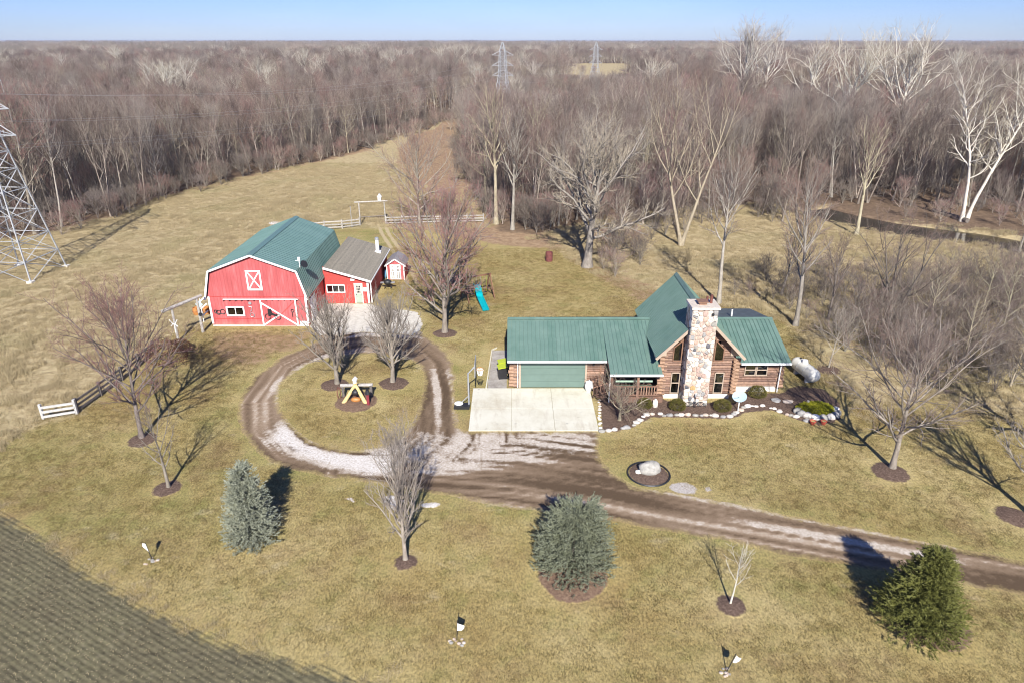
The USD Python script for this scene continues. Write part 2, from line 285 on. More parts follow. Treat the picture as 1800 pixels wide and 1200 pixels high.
streak = meshkit.fbm(np.stack([ac*2.6, np.where(lc == 0, rad_*np.cos(th_), al*.09), np.where(lc == 0, rad_*np.sin(th_), 9.0)], -1), 5)
streak = np.clip((streak-.5)*2.7+.5 - .16*np.exp(-((np.abs(ac)-.85)/.35)**2)+.10*np.exp(-(ac/.35)**2), 0, 1)
def pm(px, w=.8): return np.clip(.5+sdist(Polygon(GP(px)).buffer(0), px_, py_)/(2*w), 0, 1)
white = np.max([1.0*pm([(505, 735), (543, 772), (579, 787), (630, 792), (676, 784), (705, 770), (728, 780), (700, 838), (650, 840), (580, 826), (520, 806), (465, 775), (480, 750)], .7),
                .72*pm([(728, 755), (760, 752), (823, 758), (1050, 758), (1055, 800), (1000, 806), (900, 818), (800, 835), (730, 830), (700, 805)]),
                .52*pm([(750, 645), (795, 650), (802, 740), (790, 760), (745, 755)], .7),
                .62*pm([(489, 705), (496, 672), (545, 637), (590, 625), (570, 618), (520, 640), (478, 680)], .5),
                .80*pm([(548, 577), (600, 568), (735, 568), (750, 592), (700, 598), (600, 592)], 1.0),
                .75*pm([(1130, 856), (1250, 876), (1400, 907), (1600, 946), (1850, 995), (1850, 1003), (1600, 953), (1400, 913), (1250, 882), (1130, 862), (1066, 818), (1050, 812)], .25),
                .50*pm([(1250, 905), (1400, 928), (1600, 966), (1850, 1022), (1850, 1032), (1600, 975), (1400, 936)], .4)], 0)
streak = streak - .18*pm([(752, 655), (764, 655), (748, 755), (728, 755)], .4)
put(W_, 'driveway', (v, f), DRIVE, kind='structure', attrs=dict(sd=sd, streak=streak, white=white))

# crop field with furrows, bottom left of the lawn
FB = [(-80, 868), (0, 893), (60, 930), (140, 985), (230, 1045), (330, 1095), (450, 1140), (560, 1168), (720, 1212), (900, 1260)]
FP = wobble(Polygon(GP(FB)+[(2, 9), (-50, 9), (-50, 38)]).buffer(0), .28, 1.3, 11)
a0, b0 = G(0, 940), G(440, 1190); rd = unit((b0-a0)[:2]); rn = np.array([-rd[1], rd[0]])
def furrow(P, sd):
    w = P@rn+.06*np.sin(P@rd*.8); return np.clip(sd/.8, 0, 1)*(.0*w+.07*(meshkit.noise(np.column_stack([P*5, 0*sd]))-.5)+.05)
v, f, sd = sheet(FP.intersection(Polygon([(-36, 14), (4, 14), (4, 22), (-36, 40)])).buffer(0), .12, .006, furrow)
put(W_, 'crop_field', (v, f), FIELD, kind='structure', smooth=True, attrs=dict(sd=sd))

# concrete, walkway, patio, gravel and snow
ap = group_part(W_, 'concrete_pad'); tag(stage.GetPrimAtPath(ap), kind='structure')
for xa, xb in ((-2.92, -.06), (-.04, 2.9), (2.92, 5.84)):
    for ya, yb in ((39.62, 42.65), (42.67, 45.72)):
        put(ap, 'slab', MB().box(xa, xb, ya, yb, -.1, .055+.004*(xa > 0)), CONCRETE)
ww = group_part(W_, 'walkway'); tag(stage.GetPrimAtPath(ww), kind='structure')
for k, (ya, yb) in enumerate(((45.75, 47.3), (47.33, 49), (49.03, 50.7), (50.73, 52.6))):
    put(ww, 'slab', MB().box(-1.85+.06*k, -.4, ya, yb, -.1, .05), OLDCONC)
put(ww, 'edging', MB().bar((-1.95, 45.74, .05), (-1.7, 52.6, .05), .08, .12).bar((-1.7, 52.6, .05), (-1.3, 53.1, .05), .08, .12), CONCRETE)
lay('patio', wobble(Polygon(GP([(545, 575), (556, 545), (573, 534), (652, 534), (672, 542), (735, 548), (745, 574), (728, 590), (640, 584), (560, 590)])).buffer(0), .25, .8, 5), PATIO, .35, .016)
for pts in ([(1180, 848), (1205, 846), (1226, 855), (1222, 868), (1195, 868), (1176, 858)], [(1234, 851), (1246, 852), (1252, 862), (1240, 866)]): lay('gravel_patch', wobble(Polygon(GP(pts)), .15, 1.5, 4), GRAVEL, .15)
for k, pts in enumerate(([(606, 876), (618, 874), (632, 882), (622, 885)], [(668, 872), (690, 868), (712, 880), (700, 896), (680, 890)], [(735, 885), (775, 882), (770, 892), (745, 893)], [(470, 393), (482, 389), (498, 391), (494, 398), (478, 399)])):
    lay('snow_patch', wobble(Polygon(GP(pts)), .2, 1.3, 20+k), SNOW, .12, .012, lambda P, sd: .10*np.clip(sd/.5, 0, 1)*meshkit.fbm(np.column_stack([P*2.5, 0*sd]), 3))
def strip(line, w, z):
    t = np.linspace(0, line.length, 60); p = np.array([line.interpolate(q).coords[0] for q in t]); d = np.gradient(p, axis=0); d /= np.linalg.norm(d, axis=1)[:, None]; nn = np.column_stack([-d[:, 1], d[:, 0]])
    v = np.vstack([np.column_stack([p+nn*w, 0*t+z]), np.column_stack([p-nn*w, 0*t+z])]); i = np.arange(59); return v, np.vstack([np.stack([i, i+60, i+1], 1), np.stack([i+1, i+60, i+61], 1)])
put(W_, 'creek', strip(CREEK, 4.4, -.42), WATER, kind='structure')
TRACK = soil('worn_track_look', [(.25, (.30, .235, .13)), (.5, (.42, .34, .20)), (.75, (.52, .44, .29))], 6, .5)
for k in (0, 1):
    q = np.array(GP([(664+11*k, 394), (672+12*k, 412), (690+13*k, 440), (706+15*k, 470), (716+17*k, 500)])); lay('grass_track', wobble(LineString(q).buffer(.28), .08, 1.5, 60+k), TRACK, .14)
# mulch
def ring(px, py, rpx, name='mulch_bed', mat=MULCH, asp=1.0, seed=0):
    g = G(px, py); r = rpx*math.hypot(g[1], 24)/1200
    t = np.linspace(0, 2*np.pi, 40, endpoint=False); lay(name, wobble(Polygon(np.column_stack([g[0]+r*np.cos(t), g[1]+r*asp*np.sin(t)])), .12, 1.8, px % 17), mat, .18, .01, lambda P, sd: .09*np.clip(sd/.6, 0, 1)+.04*np.clip(sd/.2, 0, 1)*(meshkit.noise(np.column_stack([P*6, 0*sd]))-.4))
for a in ((713, 988, 21), (250, 773, 25), (294, 858, 25), (1565, 830, 32), (1284, 1064, 26), (588, 676, 25), (692, 674, 27), (782, 586, 22), (1782, 908, 30), (1140, 833, 36), (1456, 650, 22)): ring(*a)
ring(626, 706, 38, mat=MULCH_RED); ring(1007, 1012, 60, mat=MULCH_RED, asp=1.0); ring(1640, 1108, 62, mat=MULCH_RED, asp=.7)
lay('mulch_bed', wobble(Polygon(GP([(1056, 757), (1052, 700), (1062, 680), (1150, 690), (1180, 706), (1290, 706), (1300, 690), (1372, 690), (1400, 676), (1450, 684), (1478, 710), (1480, 735), (1445, 750), (1395, 736), (1372, 726), (1350, 721), (1310, 725), (1285, 737), (1145, 733), (1118, 750), (1085, 760)])).buffer(0), .15, 1.2, 2), MULCH, .2, .01, lambda P, sd: .03*np.clip(sd/.4, 0, 1)*meshkit.noise(np.column_stack([P*5, 0*sd])))

# ------------------------------------------------------------------ building looks
m = Mat(); n = m.noise(1.2, m.scaled((1, 1, .4)), 5, .6); r = m.n('object_info').random
GREENROOF = m.done('green_metal_roof', m.bsdf(base_color=m.mix(m.rng(r, 0, 1, 0, .35), m.ramp(n, [(.3, (.085, .155, .124)), (.5, (.108, .18, .146)), (.7, (.135, .21, .172))]), (.155, .23, .195)), roughness=.42, metallic=0, specular_ior_level=.5))
m = Mat(); n = m.noise(1.2, m.scaled((1, 1, .4)), 5, .6); r = m.n('object_info').random
BARNROOF = m.done('barn_metal_roof', m.bsdf(base_color=m.mix(m.rng(r, 0, 1, 0, .5), m.ramp(n, [(.3, (.09, .165, .15)), (.7, (.12, .205, .185))]), (.145, .235, .215)), roughness=.45))
DARKROOF = plain('dark_rear_roof', (.07, .085, .09), .6, .2, 2)
m = Mat(); n = m.noise(1.0, m.scaled((1, 1, .25)), 5, .6); w = m.n('wave_texture', wave_type='bands', bands_direction='x', vector=m.pos(), scale=1.05, distortion=.0)
zc = m.n('separate_xyz', vector=m.pos()).z; dirt = m.rng(m.math('add', zc, m.math('multiply', m.math('subtract', m.noise(2.5, detail=6, rough=.7), .5), 1.4)), .55, -.1, 0, .55)
RED = m.done('barn_red', m.bsdf(base_color=m.mix(dirt, m.mix(m.rng(w.fac, .0, .14, .35, 0), m.ramp(m.math('add', m.math('multiply', n, .7), m.math('multiply', m.noise(9, m.scaled((1, 1, .1)), 3), .3)), [(.3, (.33, .06, .058)), (.5, (.44, .095, .095)), (.7, (.53, .165, .16))]), (.22, .03, .03)), (.36, .22, .17)), roughness=.75))
RED2 = plain('workshop_red', (.46, .055, .045), .75, .25, 5, bump=.01)
WHITE = plain('white_paint', (.78, .77, .74), .55, .06, 4)
WORNW = plain('worn_white_rail', (.46, .45, .42), .7, .2, 7)
IVORY = plain('ivory_paint', (.68, .63, .52), .5, .08, 4)
GREYW = plain('grey_wood', (.33, .31, .28), .85, .3, 6, bump=.01, island=.2)
PALEW = plain('pale_weathered_wood', (.36, .335, .295), .85, .25, 6, island=.15)
DARKW = plain('dark_weathered_wood', (.16, .14, .125), .9, .35, 6, island=.3)
LOG = [plain(f'log_stain_{k}', c, .6, .3, 5, island=.22, bump=.01) for k, c in zip('abc', ((.20, .115, .078), (.27, .165, .112), (.15, .088, .062)))]
LOGEND = plain('log_end_wood', (.31, .19, .12), .7, .25, 8, island=.2)
TRIM = plain('tan_window_trim', (.40, .315, .235), .55, .1, 5)
BROWN = plain('brown_trim', (.22, .12, .075), .6, .2, 5)
GUTTER = plain('white_gutter', (.70, .71, .70), .4, .05, 5)
GDOOR = plain('sage_garage_door', (.125, .185, .155), .5, .05, 2)
SAGE = plain('sage_door', (.33, .39, .31), .5, .08, 4)
BLACK = plain('black_iron', (.02, .02, .022), .5, .2, 5)
DARKIN = plain('dark_interior', (.018, .018, .02), .9, .2, 3)
STEEL = plain('galvanised_steel', (.40, .41, .41), .55, .15, 3, metallic=.2)
GREYM = plain('grey_metal', (.40, .41, .42), .45, .1, 3, metallic=.4)
CREAM = plain('cream_tank_paint', (.66, .64, .56), .4, .06, 2)
FOUND = plain('pale_foundation', (.62, .59, .53), .8, .12, 3)
TEAL = plain('teal_plastic', (.0, .33, .36), .35, .08, 3)
RUST_ = plain('rusty_iron', (.16, .055, .04), .8, .35, 6)
PLAYW = plain('stained_play_timber', (.20, .10, .055), .7, .25, 6)
GREENP = plain('green_painted_boards', (.02, .13, .085), .5, .2, 4)
GREENL = plain('pale_green_paint', (.36, .48, .38), .5, .1, 4)
YELLOW = plain('lime_yellow_lid', (.42, .50, .03), .4, .06, 3)
ORANGE = plain('orange_paint', (.42, .18, .05), .5, .2, 4)
TERRA = plain('red_clay_pot', (.52, .10, .06), .6, .15, 5)
YLOG = plain('peeled_yellow_log', (.62, .46, .20), .75, .25, 7, bump=.01)
BLUEG = plain('blue_grey_dish', (.42, .55, .60), .35, .06, 2)
SHING = plain('taupe_shingle', (.25, .222, .17), .9, .25, 7, bump=.02, bscale=20, island=.12)
SHING2 = plain('grey_shed_shingle', (.22, .20, .20), .9, .3, 8, island=.12)
BLUET = plain('blue_tarp', (.15, .38, .55), .5, .1, 3)
STONES = [plain(f'field_stone_{k}', c, .75, .28, 5, bump=.02, bscale=9, island=.12) for k, c in enumerate(((.58, .53, .46), (.43, .31, .24), (.47, .37, .29), (.30, .29, .275), (.70, .67, .61), (.40, .29, .24), (.11, .11, .12), (.50, .34, .15), (.50, .42, .34), (.30, .285, .25)))]
MORTAR = plain('pale_mortar', (.60, .53, .46), .9, .15, 6)
m = Mat(); fr = m.n('fresnel', IOR=1.5).fac
GLASS = m.done('window_glass', m.n('mix_closure', fac=m.math('add', fr, .10), closure1=m.n('transparent_bsdf', color=(.35, .37, .36)).BSDF, closure2=m.n('glossy_bsdf', color=(.9, .9, .9), roughness=.02).BSDF).closure)

SKYREFL = plain('grey_blue_sky_reflection', (.30, .34, .38), .8, .45, 3)  # sky reflection of barn and workshop panes, painted as a grey-blue tone
R = np.random.default_rng(5)
def seam_roof(parent, a, b, c, d, n, mat, name='roof', pan='roof_panel', rib=.05, t=.05, label=None, clip=None):
    """standing seam roof a-b (eave) to d-c (ridge): one panel after another with a raised rib"""
    a, b, c, d = [np.asarray(q, float) for q in (a, b, c, d)]; rp = group_part(parent, name, label); up = unit(np.cross(b-a, d-a))
    for k in range(n):
        p, q = k/n, (k+1)/n; l0, l1, h0, h1 = a+(b-a)*p, a+(b-a)*q, d+(c-d)*p, d+(c-d)*q
        mb = MB().quadslab(l0, l1-(b-a)*.02/n, h1-(c-d)*.02/n, h0, t); e = unit(b-a)*rib
        mb.quadslab(l0+up*rib, l0+e+up*rib, h0+e+up*rib, h0+up*rib, rib)
        put(rp, pan, mb, mat)
    return rp
def cut_runs(x0, x1, z, cuts):
    runs = [(x0, x1)]
    for xa, xb, za, zb in cuts:
        if za < z < zb:
            o = []
            for p, q in runs:
                if xb <= p or xa >= q: o.append((p, q)); continue
                if xa > p: o.append((p, xa))
                if xb < q: o.append((xb, q))
            runs = o
    return [(p, q) for p, q in runs if q-p > .04]
def log_wall(parent, name, ax, p0, p1, off, z0, z1, cuts=(), lim=None, step=.19, r=.108):
    wp = group_part(parent, name)
    z = z0+step/2
    while z < z1:
        lo, hi = (p0, p1) if lim is None else lim(z, p0, p1)
        if hi-lo > .1:
            for p, q in cut_runs(lo, hi, z, cuts):
                a, b = ((p, off, z), (q, off, z)) if ax == 'x' else ((off, p, z), (off, q, z))
                put(wp, 'log', MB().cyl(a, b, r, r, 10), LOG[R.integers(3)])
        z += step
    return wp
def corner_stack(parent, x, y, z0, z1, ax, ln=.55, step=.28, r=.135):
    wp = group_part(parent, 'log_corner')
    z = z0+step/2
    while z < z1:
        l = ln*R.uniform(.85, 1.1); a, b = ((x, y, z), (x+l*(1 if ax > 0 else -1), y, z)) if abs(ax) == 1 else ((x, y, z), (x, y-l, z))
        put(wp, 'log_end', MB().cyl(a, b, r, r*.95, 10), LOGEND); z += step
def window(parent, xa, xb, za, zb, y, frame, mull='h', w=.075, poly=None, name='window', panes=None, back=True, d=.10):
    """a window in a wall that faces -y; panes are glass over a dark room"""
    wp = group_part(parent, name)
    P = poly or [(xa, za), (xb, za), (xb, zb), (xa, zb)]
    pg = Polygon(P); o = (0, y, 0); fr = pg.difference(pg.buffer(-w, join_style=2))
    ring = MB(); ext = list(pg.exterior.coords)[:-1]; inn = list(pg.buffer(-w, join_style=2).exterior.coords)[:-1]
    for k in range(len(ext)):
        a, b = np.array(ext[k]), np.array(ext[(k+1) % len(ext)]); u = unit(np.append(b-a, 0))[:2]; nn = np.array([-u[1], u[0]])
        if not pg.contains(Point((a+b)/2+nn*.01)): nn = -nn
        ring.bar((a[0]+nn[0]*w/2, y, a[1]+nn[1]*w/2), (b[0]+nn[0]*w/2, y, b[1]+nn[1]*w/2), w, d+.004*k, up=(0, 1, 0))
    put(wp, 'frame', ring, frame)
    xm, zm = (xa+xb)/2, (za+zb)/2
    if mull == 'h': put(wp, 'mullion', MB().box(xa+w, xb-w, y-d*.4, y+d*.4, zm-.03, zm+.03), frame)
    for q in (panes or ([xm] if mull == 'v' else [])): put(wp, 'mullion', MB().box(q-.03, q+.03, y-d*.4, y+d*.4, za+w, zb-w), frame)
    cells = [(xa+w, xb-w)]
    if panes or mull == 'v':
        e = [xa+w, *(panes or [xm]), xb-w]; cells = list(zip(e[:-1], e[1:]))
    if poly: put(wp, 'pane', MB().prism(list(pg.buffer(-w*.9, join_style=2).exterior.coords)[:-1], (0, y+.012, 0), (1, 0, 0), (0, 0, 1), (0, .012, 0)), GLASS)
    else:
        for p, q in cells:
            for za_, zb_ in ([(za+w, zm), (zm, zb-w)] if mull == 'h' else [(za+w, zb-w)]):
                put(wp, 'pane', MB().box(p, q, y+.01+.004*(za_ == zm), y+.02+.004*(za_ == zm), za_, zb_), GLASS)
    if back is True: put(wp, 'dark_room', MB().box(xa-.1, xb+.1, y+.75, y+.8, za-.2, zb+.1), DARKIN)
    elif back: put(wp, 'curtain', MB().box(xa+w*.5, xb-w*.5, y+.05, y+.07, za+w*.5, zb-w*.5), back)  # added panel close behind the glass carries the painted sky reflection
    return wp

# ------------------------------------------------------------------ red gambrel barn
bx, by0, by1 = -23.05, 58.05, 71.8
barn = thing('barn', 'big red barn with green gambrel metal roof and white-braced sliding door', 'barn')
prof = [(-4.42, 0), (-4.42, 2.95), (-3.85, 5.3), (0, 6.72), (3.85, 5.3), (4.42, 2.95), (4.42, 0)]
WB = lambda px, py: (lambda q: (q[0], q[2]))(PY(px, py, by0))
put(barn, 'front_wall', MB().prism([(bx+x, z) for x, z in prof], (0, by0, 0), (1, 0, 0), (0, 0, 1), (0, .15, 0)), RED)
put(barn, 'rear_wall', MB().prism([(bx+x, z) for x, z in prof], (0, by1-.15, 0), (1, 0, 0), (0, 0, 1), (0, .15, 0)), RED)
for sx in (-1, 1): put(barn, 'side_wall', MB().box(*sorted((bx+sx*4.42, bx+sx*4.28)), by0+.15, by1-.15, 0, 2.95), RED2)
fy, ry = by0-.28, by1+.3
RP = [(-4.62, 2.72), (-3.92, 5.38), (0, 6.84), (3.92, 5.38), (4.62, 2.72)]
nb = 34
for k, nm in ((0, 'lower_roof'), (1, 'roof')):
    (xa, za), (xb, zb) = RP[k], RP[k+1]
    seam_roof(barn, (bx+xa, ry, za), (bx+xa, fy, za), (bx+xb, fy, zb), (bx+xb, ry, zb), nb, BARNROOF, nm, rib=.035)
    seam_roof(barn, (bx-xa, fy, za), (bx-xa, ry, za), (bx-xb, ry, zb), (bx-xb, fy, zb), nb, BARNROOF, nm, rib=.035)
put(barn, 'ridge_cap', MB().quadslab((bx-.3, fy-.02, 6.80), (bx-.3, ry, 6.80), (bx, ry, 6.91), (bx, fy-.02, 6.91), -.03).quadslab((bx+.3, ry, 6.80), (bx+.3, fy-.02, 6.80), (bx, fy-.02, 6.91), (bx, ry, 6.91), -.03), BARNROOF)
for k in range(4):
    (xa, za), (xb, zb) = RP[k], RP[k+1]
    put(barn, 'rake_board', MB().bar((bx+xa, fy+.0, za-.09), (bx+xb, fy+.0, zb-.09), .05, .17, up=(0, 0, 1) if k in (1, 2) else (1, 0, 0)), WHITE)
for sx in (-1, 1): put(barn, 'corner_board', MB().box(*sorted((bx+sx*4.46, bx+sx*4.28)), by0-.04, by0+.02, .25, 2.85), WHITE)
put(barn, 'sill_board', MB().box(bx-4.4, bx+4.4, by0-.05, by0-.002, 0, .12), FOUND)
for z in (2.83, .68): put(barn, 'siding_joint', MB().box(bx-4.25, bx+4.25 if z > 1 else -22.75, by0-.025, by0-.003, z, z+.05), RED2)
def frame_px(parent, pts, name, mat, y, w=.14, d=.05, cross=None):
    P = [WB(*p) for p in pts]; fp = group_part(parent, name); x0, z0, x1, z1 = min(p[0] for p in P), min(p[1] for p in P), max(p[0] for p in P), max(p[1] for p in P)
    return fp, x0, x1, z0, z1
hd = group_part(barn, 'hayloft_door'); x0, x1, z0, z1 = -23.72, -22.38, 3.48, 5.36
put(hd, 'door_leaf', MB().box(x0, x1, by0-.04, by0-.004, z0, z1), RED)
for q in ((x0, x0+.14, z0, z1), (x1-.14, x1, z0, z1)): put(hd, 'stile', MB().box(q[0], q[1], by0-.09, by0-.04, q[2], q[3]), WHITE)
for q in ((z0, z0+.14), (z1-.14, z1)): put(hd, 'rail', MB().box(x0+.14, x1-.14, by0-.088, by0-.04, *q), WHITE)
put(hd, 'brace', MB().bar((x0+.14, by0-.066, z0+.14), (x1-.14, by0-.066, z1-.14), .044, .11), WHITE); put(hd, 'brace', MB().bar((x0+.14, by0-.061, z1-.14), (x1-.14, by0-.061, z0+.14), .044, .11), WHITE)
sd_ = group_part(barn, 'sliding_door'); x0, x1, z0, z1 = -22.82, -19.55, .06, 2.55
put(sd_, 'door_leaf', MB().box(x0, x1, by0-.10, by0-.055, z0, z1), RED)
for a, b in ((x0, x0+.13), (x1-.13, x1)): put(sd_, 'stile', MB().box(a, b, by0-.14, by0-.1, z0, z1), WHITE)
xm, zm = (x0+x1)/2+.15, (z0+z1)/2-.12
put(sd_, 'brace', MB().bar((x0+.1, by0-.121, z1-.25), (x1-.1, by0-.121, z0+.08), .042, .13), WHITE)
put(sd_, 'brace', MB().bar((x0+.1, by0-.118, z0+.08), (xm-.1, by0-.118, zm), .038, .13), WHITE)
put(sd_, 'brace', MB().bar((xm, by0-.118, zm), (x1-.15, by0-.118, z1-.1), .03, .05), RED2)
tr = group_part(barn, 'door_track')
put(tr, 'rail', MB().box(-26.1, -19.3, by0-.16, by0-.08, 2.60, 2.67), WHITE)
for k in range(13): put(tr, 'bracket', MB().bar((-26.0+.55*k, by0-.12, 2.6), (-26.0+.55*k-.12, by0-.08, 2.45), .04, .05), BLACK)
window(barn, -26.0, -24.35, .98, 1.92, by0-.03, WHITE, mull='v', w=.13, back=SKYREFL)
put(barn, 'vent_panel', MB().box(-19.4, -18.72, by0-.06, by0-.03, .02, .5), WHITE)
put(barn, 'meter_door', MB().box(bx+4.43, bx+4.5, by0+1.0, by0+2.6, .1, 2.3), WHITE)
# things fixed to the barn
ob = by0-.03
def ornament(label, strokes, mat, y, t=.03):
    o = thing('wall_ornament', label, 'wall ornament')
    for nm, pts, cl in strokes: put(o, nm, MB().path([(x, y-.03, z) for x, z in pts], t, 5) if not cl else MB().prism(pts, (0, y-.05, 0), (1, 0, 0), (0, 0, 1), (0, .03, 0)), mat)
    return o
def circ(x, z, r, n=14): return [(x+r*math.cos(t), z+r*math.sin(t)) for t in np.linspace(0, 2*np.pi, n+1)]
ornament('dark scrolled iron ornament on barn wall left of its white window', [('scroll', circ(-26.75, 1.35, .2), 0), ('scroll', circ(-26.35, 1.42, .22), 0), ('bar', [(-27.1, 1.3), (-26.2, 1.2)], 0), ('scroll', circ(-26.98, 1.45, .13), 0)], BLACK, ob)
ornament('tall column of dark and pale iron shapes between barn window and sliding door', [('disc', circ(-23.75, 2.25, .15, 8), 1), ('hook', [(-23.9, 1.95), (-23.65, 1.85), (-23.7, 1.5), (-23.85, 1.45)], 0), ('wheel', circ(-23.7, 1.1, .2), 0)], GREYM, ob)
ornament('black iron tricycle silhouette on the barn sliding door', [('wheel', circ(-22.25, .98, .26), 0), ('wheel', circ(-21.35, .95, .26), 0), ('rider', [(-22.2, 1.0), (-22.2, 1.7), (-21.9, 1.75), (-21.85, 1.35), (-21.35, 1.1), (-21.4, .95), (-21.9, 1.15)], 1)], BLACK, by0-.13)
ornament('small dark ring ornament at right edge of barn sliding door', [('ring', circ(-19.95, 1.55, .13), 0), ('tail', [(-20, 1.4), (-20, .95)], 0)], BLACK, by0-.13, .03)
dv = thing('satellite_dish', 'white antenna and dark dish standing on barn roof edge', 'dish', (bx+3.95, by0+.9, 5.42))
put(dv, 'mast', MB().cyl((0, 0, -.1), (0, 0, .85), .04).bar((-.35, 0, .55), (.0, 0, .55), .04, .04), WHITE); put(dv, 'antenna', MB().box(-.1, .1, -.08, .08, .5, .85), WHITE)
t = np.linspace(0, 2*np.pi, 16, endpoint=False); put(dv, 'dish', MB().cyl((.28, -.1, .12), (.5, -.25, .3), .1, .36, 16), BLACK)

# ------------------------------------------------------------------ workshop built against the barn
wk = thing('workshop', 'low red workshop with sloping shingle roof leaning against the barn', 'workshop')
wx0, wx1, wy0, wy1 = -18.55, -14.2, 64.0, 74.6
zr = lambda x: 3.86+(x+18.4)*(2.50-3.86)/4.5
put(wk, 'front_wall', MB().prism([(wx0, 0), (wx1, 0), (wx1, zr(wx1)-.1), (wx0, zr(wx0)-.1)], (0, wy0, 0), (1, 0, 0), (0, 0, 1), (0, .12, 0)), RED2)
put(wk, 'rear_wall', MB().prism([(wx0, 0), (wx1, 0), (wx1, zr(wx1)-.1), (wx0, zr(wx0)-.1)], (0, wy1, 0), (1, 0, 0), (0, 0, 1), (0, .12, 0)), RED2)
put(wk, 'side_wall', MB().box(wx1-.12, wx1, wy0+.12, wy1, 0, zr(wx1)-.1), RED2)
rp = group_part(wk, 'roof')
nr = 26
for k in range(nr):
    xa, xb = -18.4+4.5*k/nr, -18.4+4.5*(k+1)/nr+.05
    put(rp, 'shingle_course', MB().quadslab((xa, 63.6, zr(xa)+.012), (xb, 63.6, zr(xb)+.024), (xb, 75.0, zr(xb)+.024), (xa, 75.0, zr(xa)+.012), .06), SHING)
put(wk, 'rake_board', MB().bar((-18.4, 63.57, zr(-18.4)-.1), (-13.9, 63.57, zr(-13.9)-.1), .05, .2), WHITE)
put(wk, 'gutter', MB().box(-13.9, -13.78, 63.6, 75, 2.3, 2.42), WHITE)
put(wk, 'corner_board', MB().box(wx1-.16, wx1+.03, wy0-.04, wy0-.002, 0, 2.35), WHITE)
put(wk, 'downspout', MB().box(-13.98, -13.88, 63.75, 63.85, .1, 2.35), WHITE)
put(wk, 'chimney_pipe', MB().cyl((-14.75, 72.6, 2.5), (-14.75, 72.6, 4.15), .2, .19, 12).box(-15.1, -14.4, 72.3, 72.9, 2.6, 2.86), WHITE)
put(wk, 'chimney_cap', MB().cyl((-14.75, 72.6, 4.15), (-14.75, 72.6, 4.4), .23, .2, 12), GREYM)
q0, q1 = PY(575, 514.5, 64), PY(606, 500.5, 64)
window(wk, q0[0], q1[0], q0[2], q1[2], wy0-.03, WHITE, mull='', w=.08, back=SKYREFL, panes=[q0[0]+(q1[0]-q0[0])*.34, q0[0]+(q1[0]-q0[0])*.66])
d0, d1 = PY(625, 532, 64)[0], PY(640, 532, 64)[0]; dr = group_part(wk, 'door')
put(dr, 'leaf', MB().box(d0+.1, d1-.1, wy0-.06, wy0-.003, .05, 2.0), SAGE); put(dr, 'frame', MB().box(d0, d0+.1, wy0-.08, wy0-.003, 0, 2.1).box(d1-.1, d1, wy0-.08, wy0-.003, 0, 2.1).box(d0+.1, d1-.1, wy0-.078, wy0-.003, 2.0, 2.1), IVORY)
put(dr, 'window_surround', MB().box(d0+.16, d1-.16, wy0-.075, wy0-.06, 1.05, 1.92), IVORY)
for a in range(3):
    for b in range(3): x = d0+.22+(d1-d0-.44)*a/3; z = 1.1+.27*b; put(dr, 'pane', MB().box(x+.01, x+(d1-d0-.44)/3-.02, wy0-.082, wy0-.076, z, z+.22), BLACK)
put(dr, 'handle', MB().cyl((d0+.2, wy0-.06, .95), (d0+.2, wy0-.14, .95), .04), BLACK)
put(wk, 'wall_lamp', MB().box(-15.9, -15.5, wy0-.2, wy0-.003, 2.42, 2.58), WHITE)
put(wk, 'notice_board', MB().box(-14.75, -14.28, wy0-.03, wy0-.003, 1.25, 1.65), WHITE)

# ------------------------------------------------------------------ garden shed and barbecue
sh = thing('garden_shed', 'small red garden shed with white panelled double doors', 'shed')
sx0, sx1, sy = -13.7, -11.75, 71.3; sm = (sx0+sx1)/2
P = [(sx0, 0), (sx1, 0), (sx1, 1.7), (sm, 2.35), (sx0, 1.7)]
put(sh, 'front_wall', MB().prism(P, (0, sy, 0), (1, 0, 0), (0, 0, 1), (0, .1, 0)), RED); put(sh, 'rear_wall', MB().prism(P, (0, sy+2.4, 0), (1, 0, 0), (0, 0, 1), (0, .1, 0)), RED)
for x in (sx0, sx1-.1): put(sh, 'side_wall', MB().box(x, x+.1, sy+.1, sy+2.4, 0, 1.7), RED2)
RS = [(sx0-.18, 1.62), (sx0+.25, 2.1), (sm, 2.5), (sx1-.25, 2.1), (sx1+.18, 1.62)]
rp = group_part(sh, 'roof')
for k in range(4): put(rp, 'roof_slope', MB().quadslab((RS[k][0], sy-.15, RS[k][1]), (RS[k+1][0], sy-.15, RS[k+1][1]), (RS[k+1][0], sy+2.6, RS[k+1][1]), (RS[k][0], sy+2.6, RS[k][1]), .05), SHING2)
put(sh, 'rake_board', MB().bar((sx0-.18, sy-.17, 1.56), (sm, sy-.17, 2.36), .04, .13).bar((sm, sy-.17, 2.36), (sx1+.18, sy-.17, 1.56), .04, .13), WHITE)
for x in (sx0, sx1-.1): put(sh, 'corner_board', MB().box(x, x+.1, sy-.03, sy-.002, 0, 1.62), WHITE)
for k, x in enumerate((sm-.58, sm+.01)):
    dd = group_part(sh, 'door'); put(dd, 'leaf', MB().box(x, x+.57, sy-.05, sy-.002, .06, 1.72), WHITE)
    put(dd, 'cross_panel', MB().prism([(x+.1, 1.0), (x+.47, 1.0), (x+.285, 1.26)], (0, sy-.06, 0), (1, 0, 0), (0, 0, 1), (0, .009, 0)).prism([(x+.1, 1.6), (x+.285, 1.34), (x+.47, 1.6)], (0, sy-.06, 0), (1, 0, 0), (0, 0, 1), (0, .009, 0)), GREYW)
    for a in (.1, .31): put(dd, 'panel', MB().box(x+a, x+a+.15, sy-.06, sy-.051, .15, .88), GREYW)
tp = thing('blue_tarp', 'pale blue tarpaulin folded between workshop and garden shed', 'tarpaulin', (-13.95, 71.7, 0))
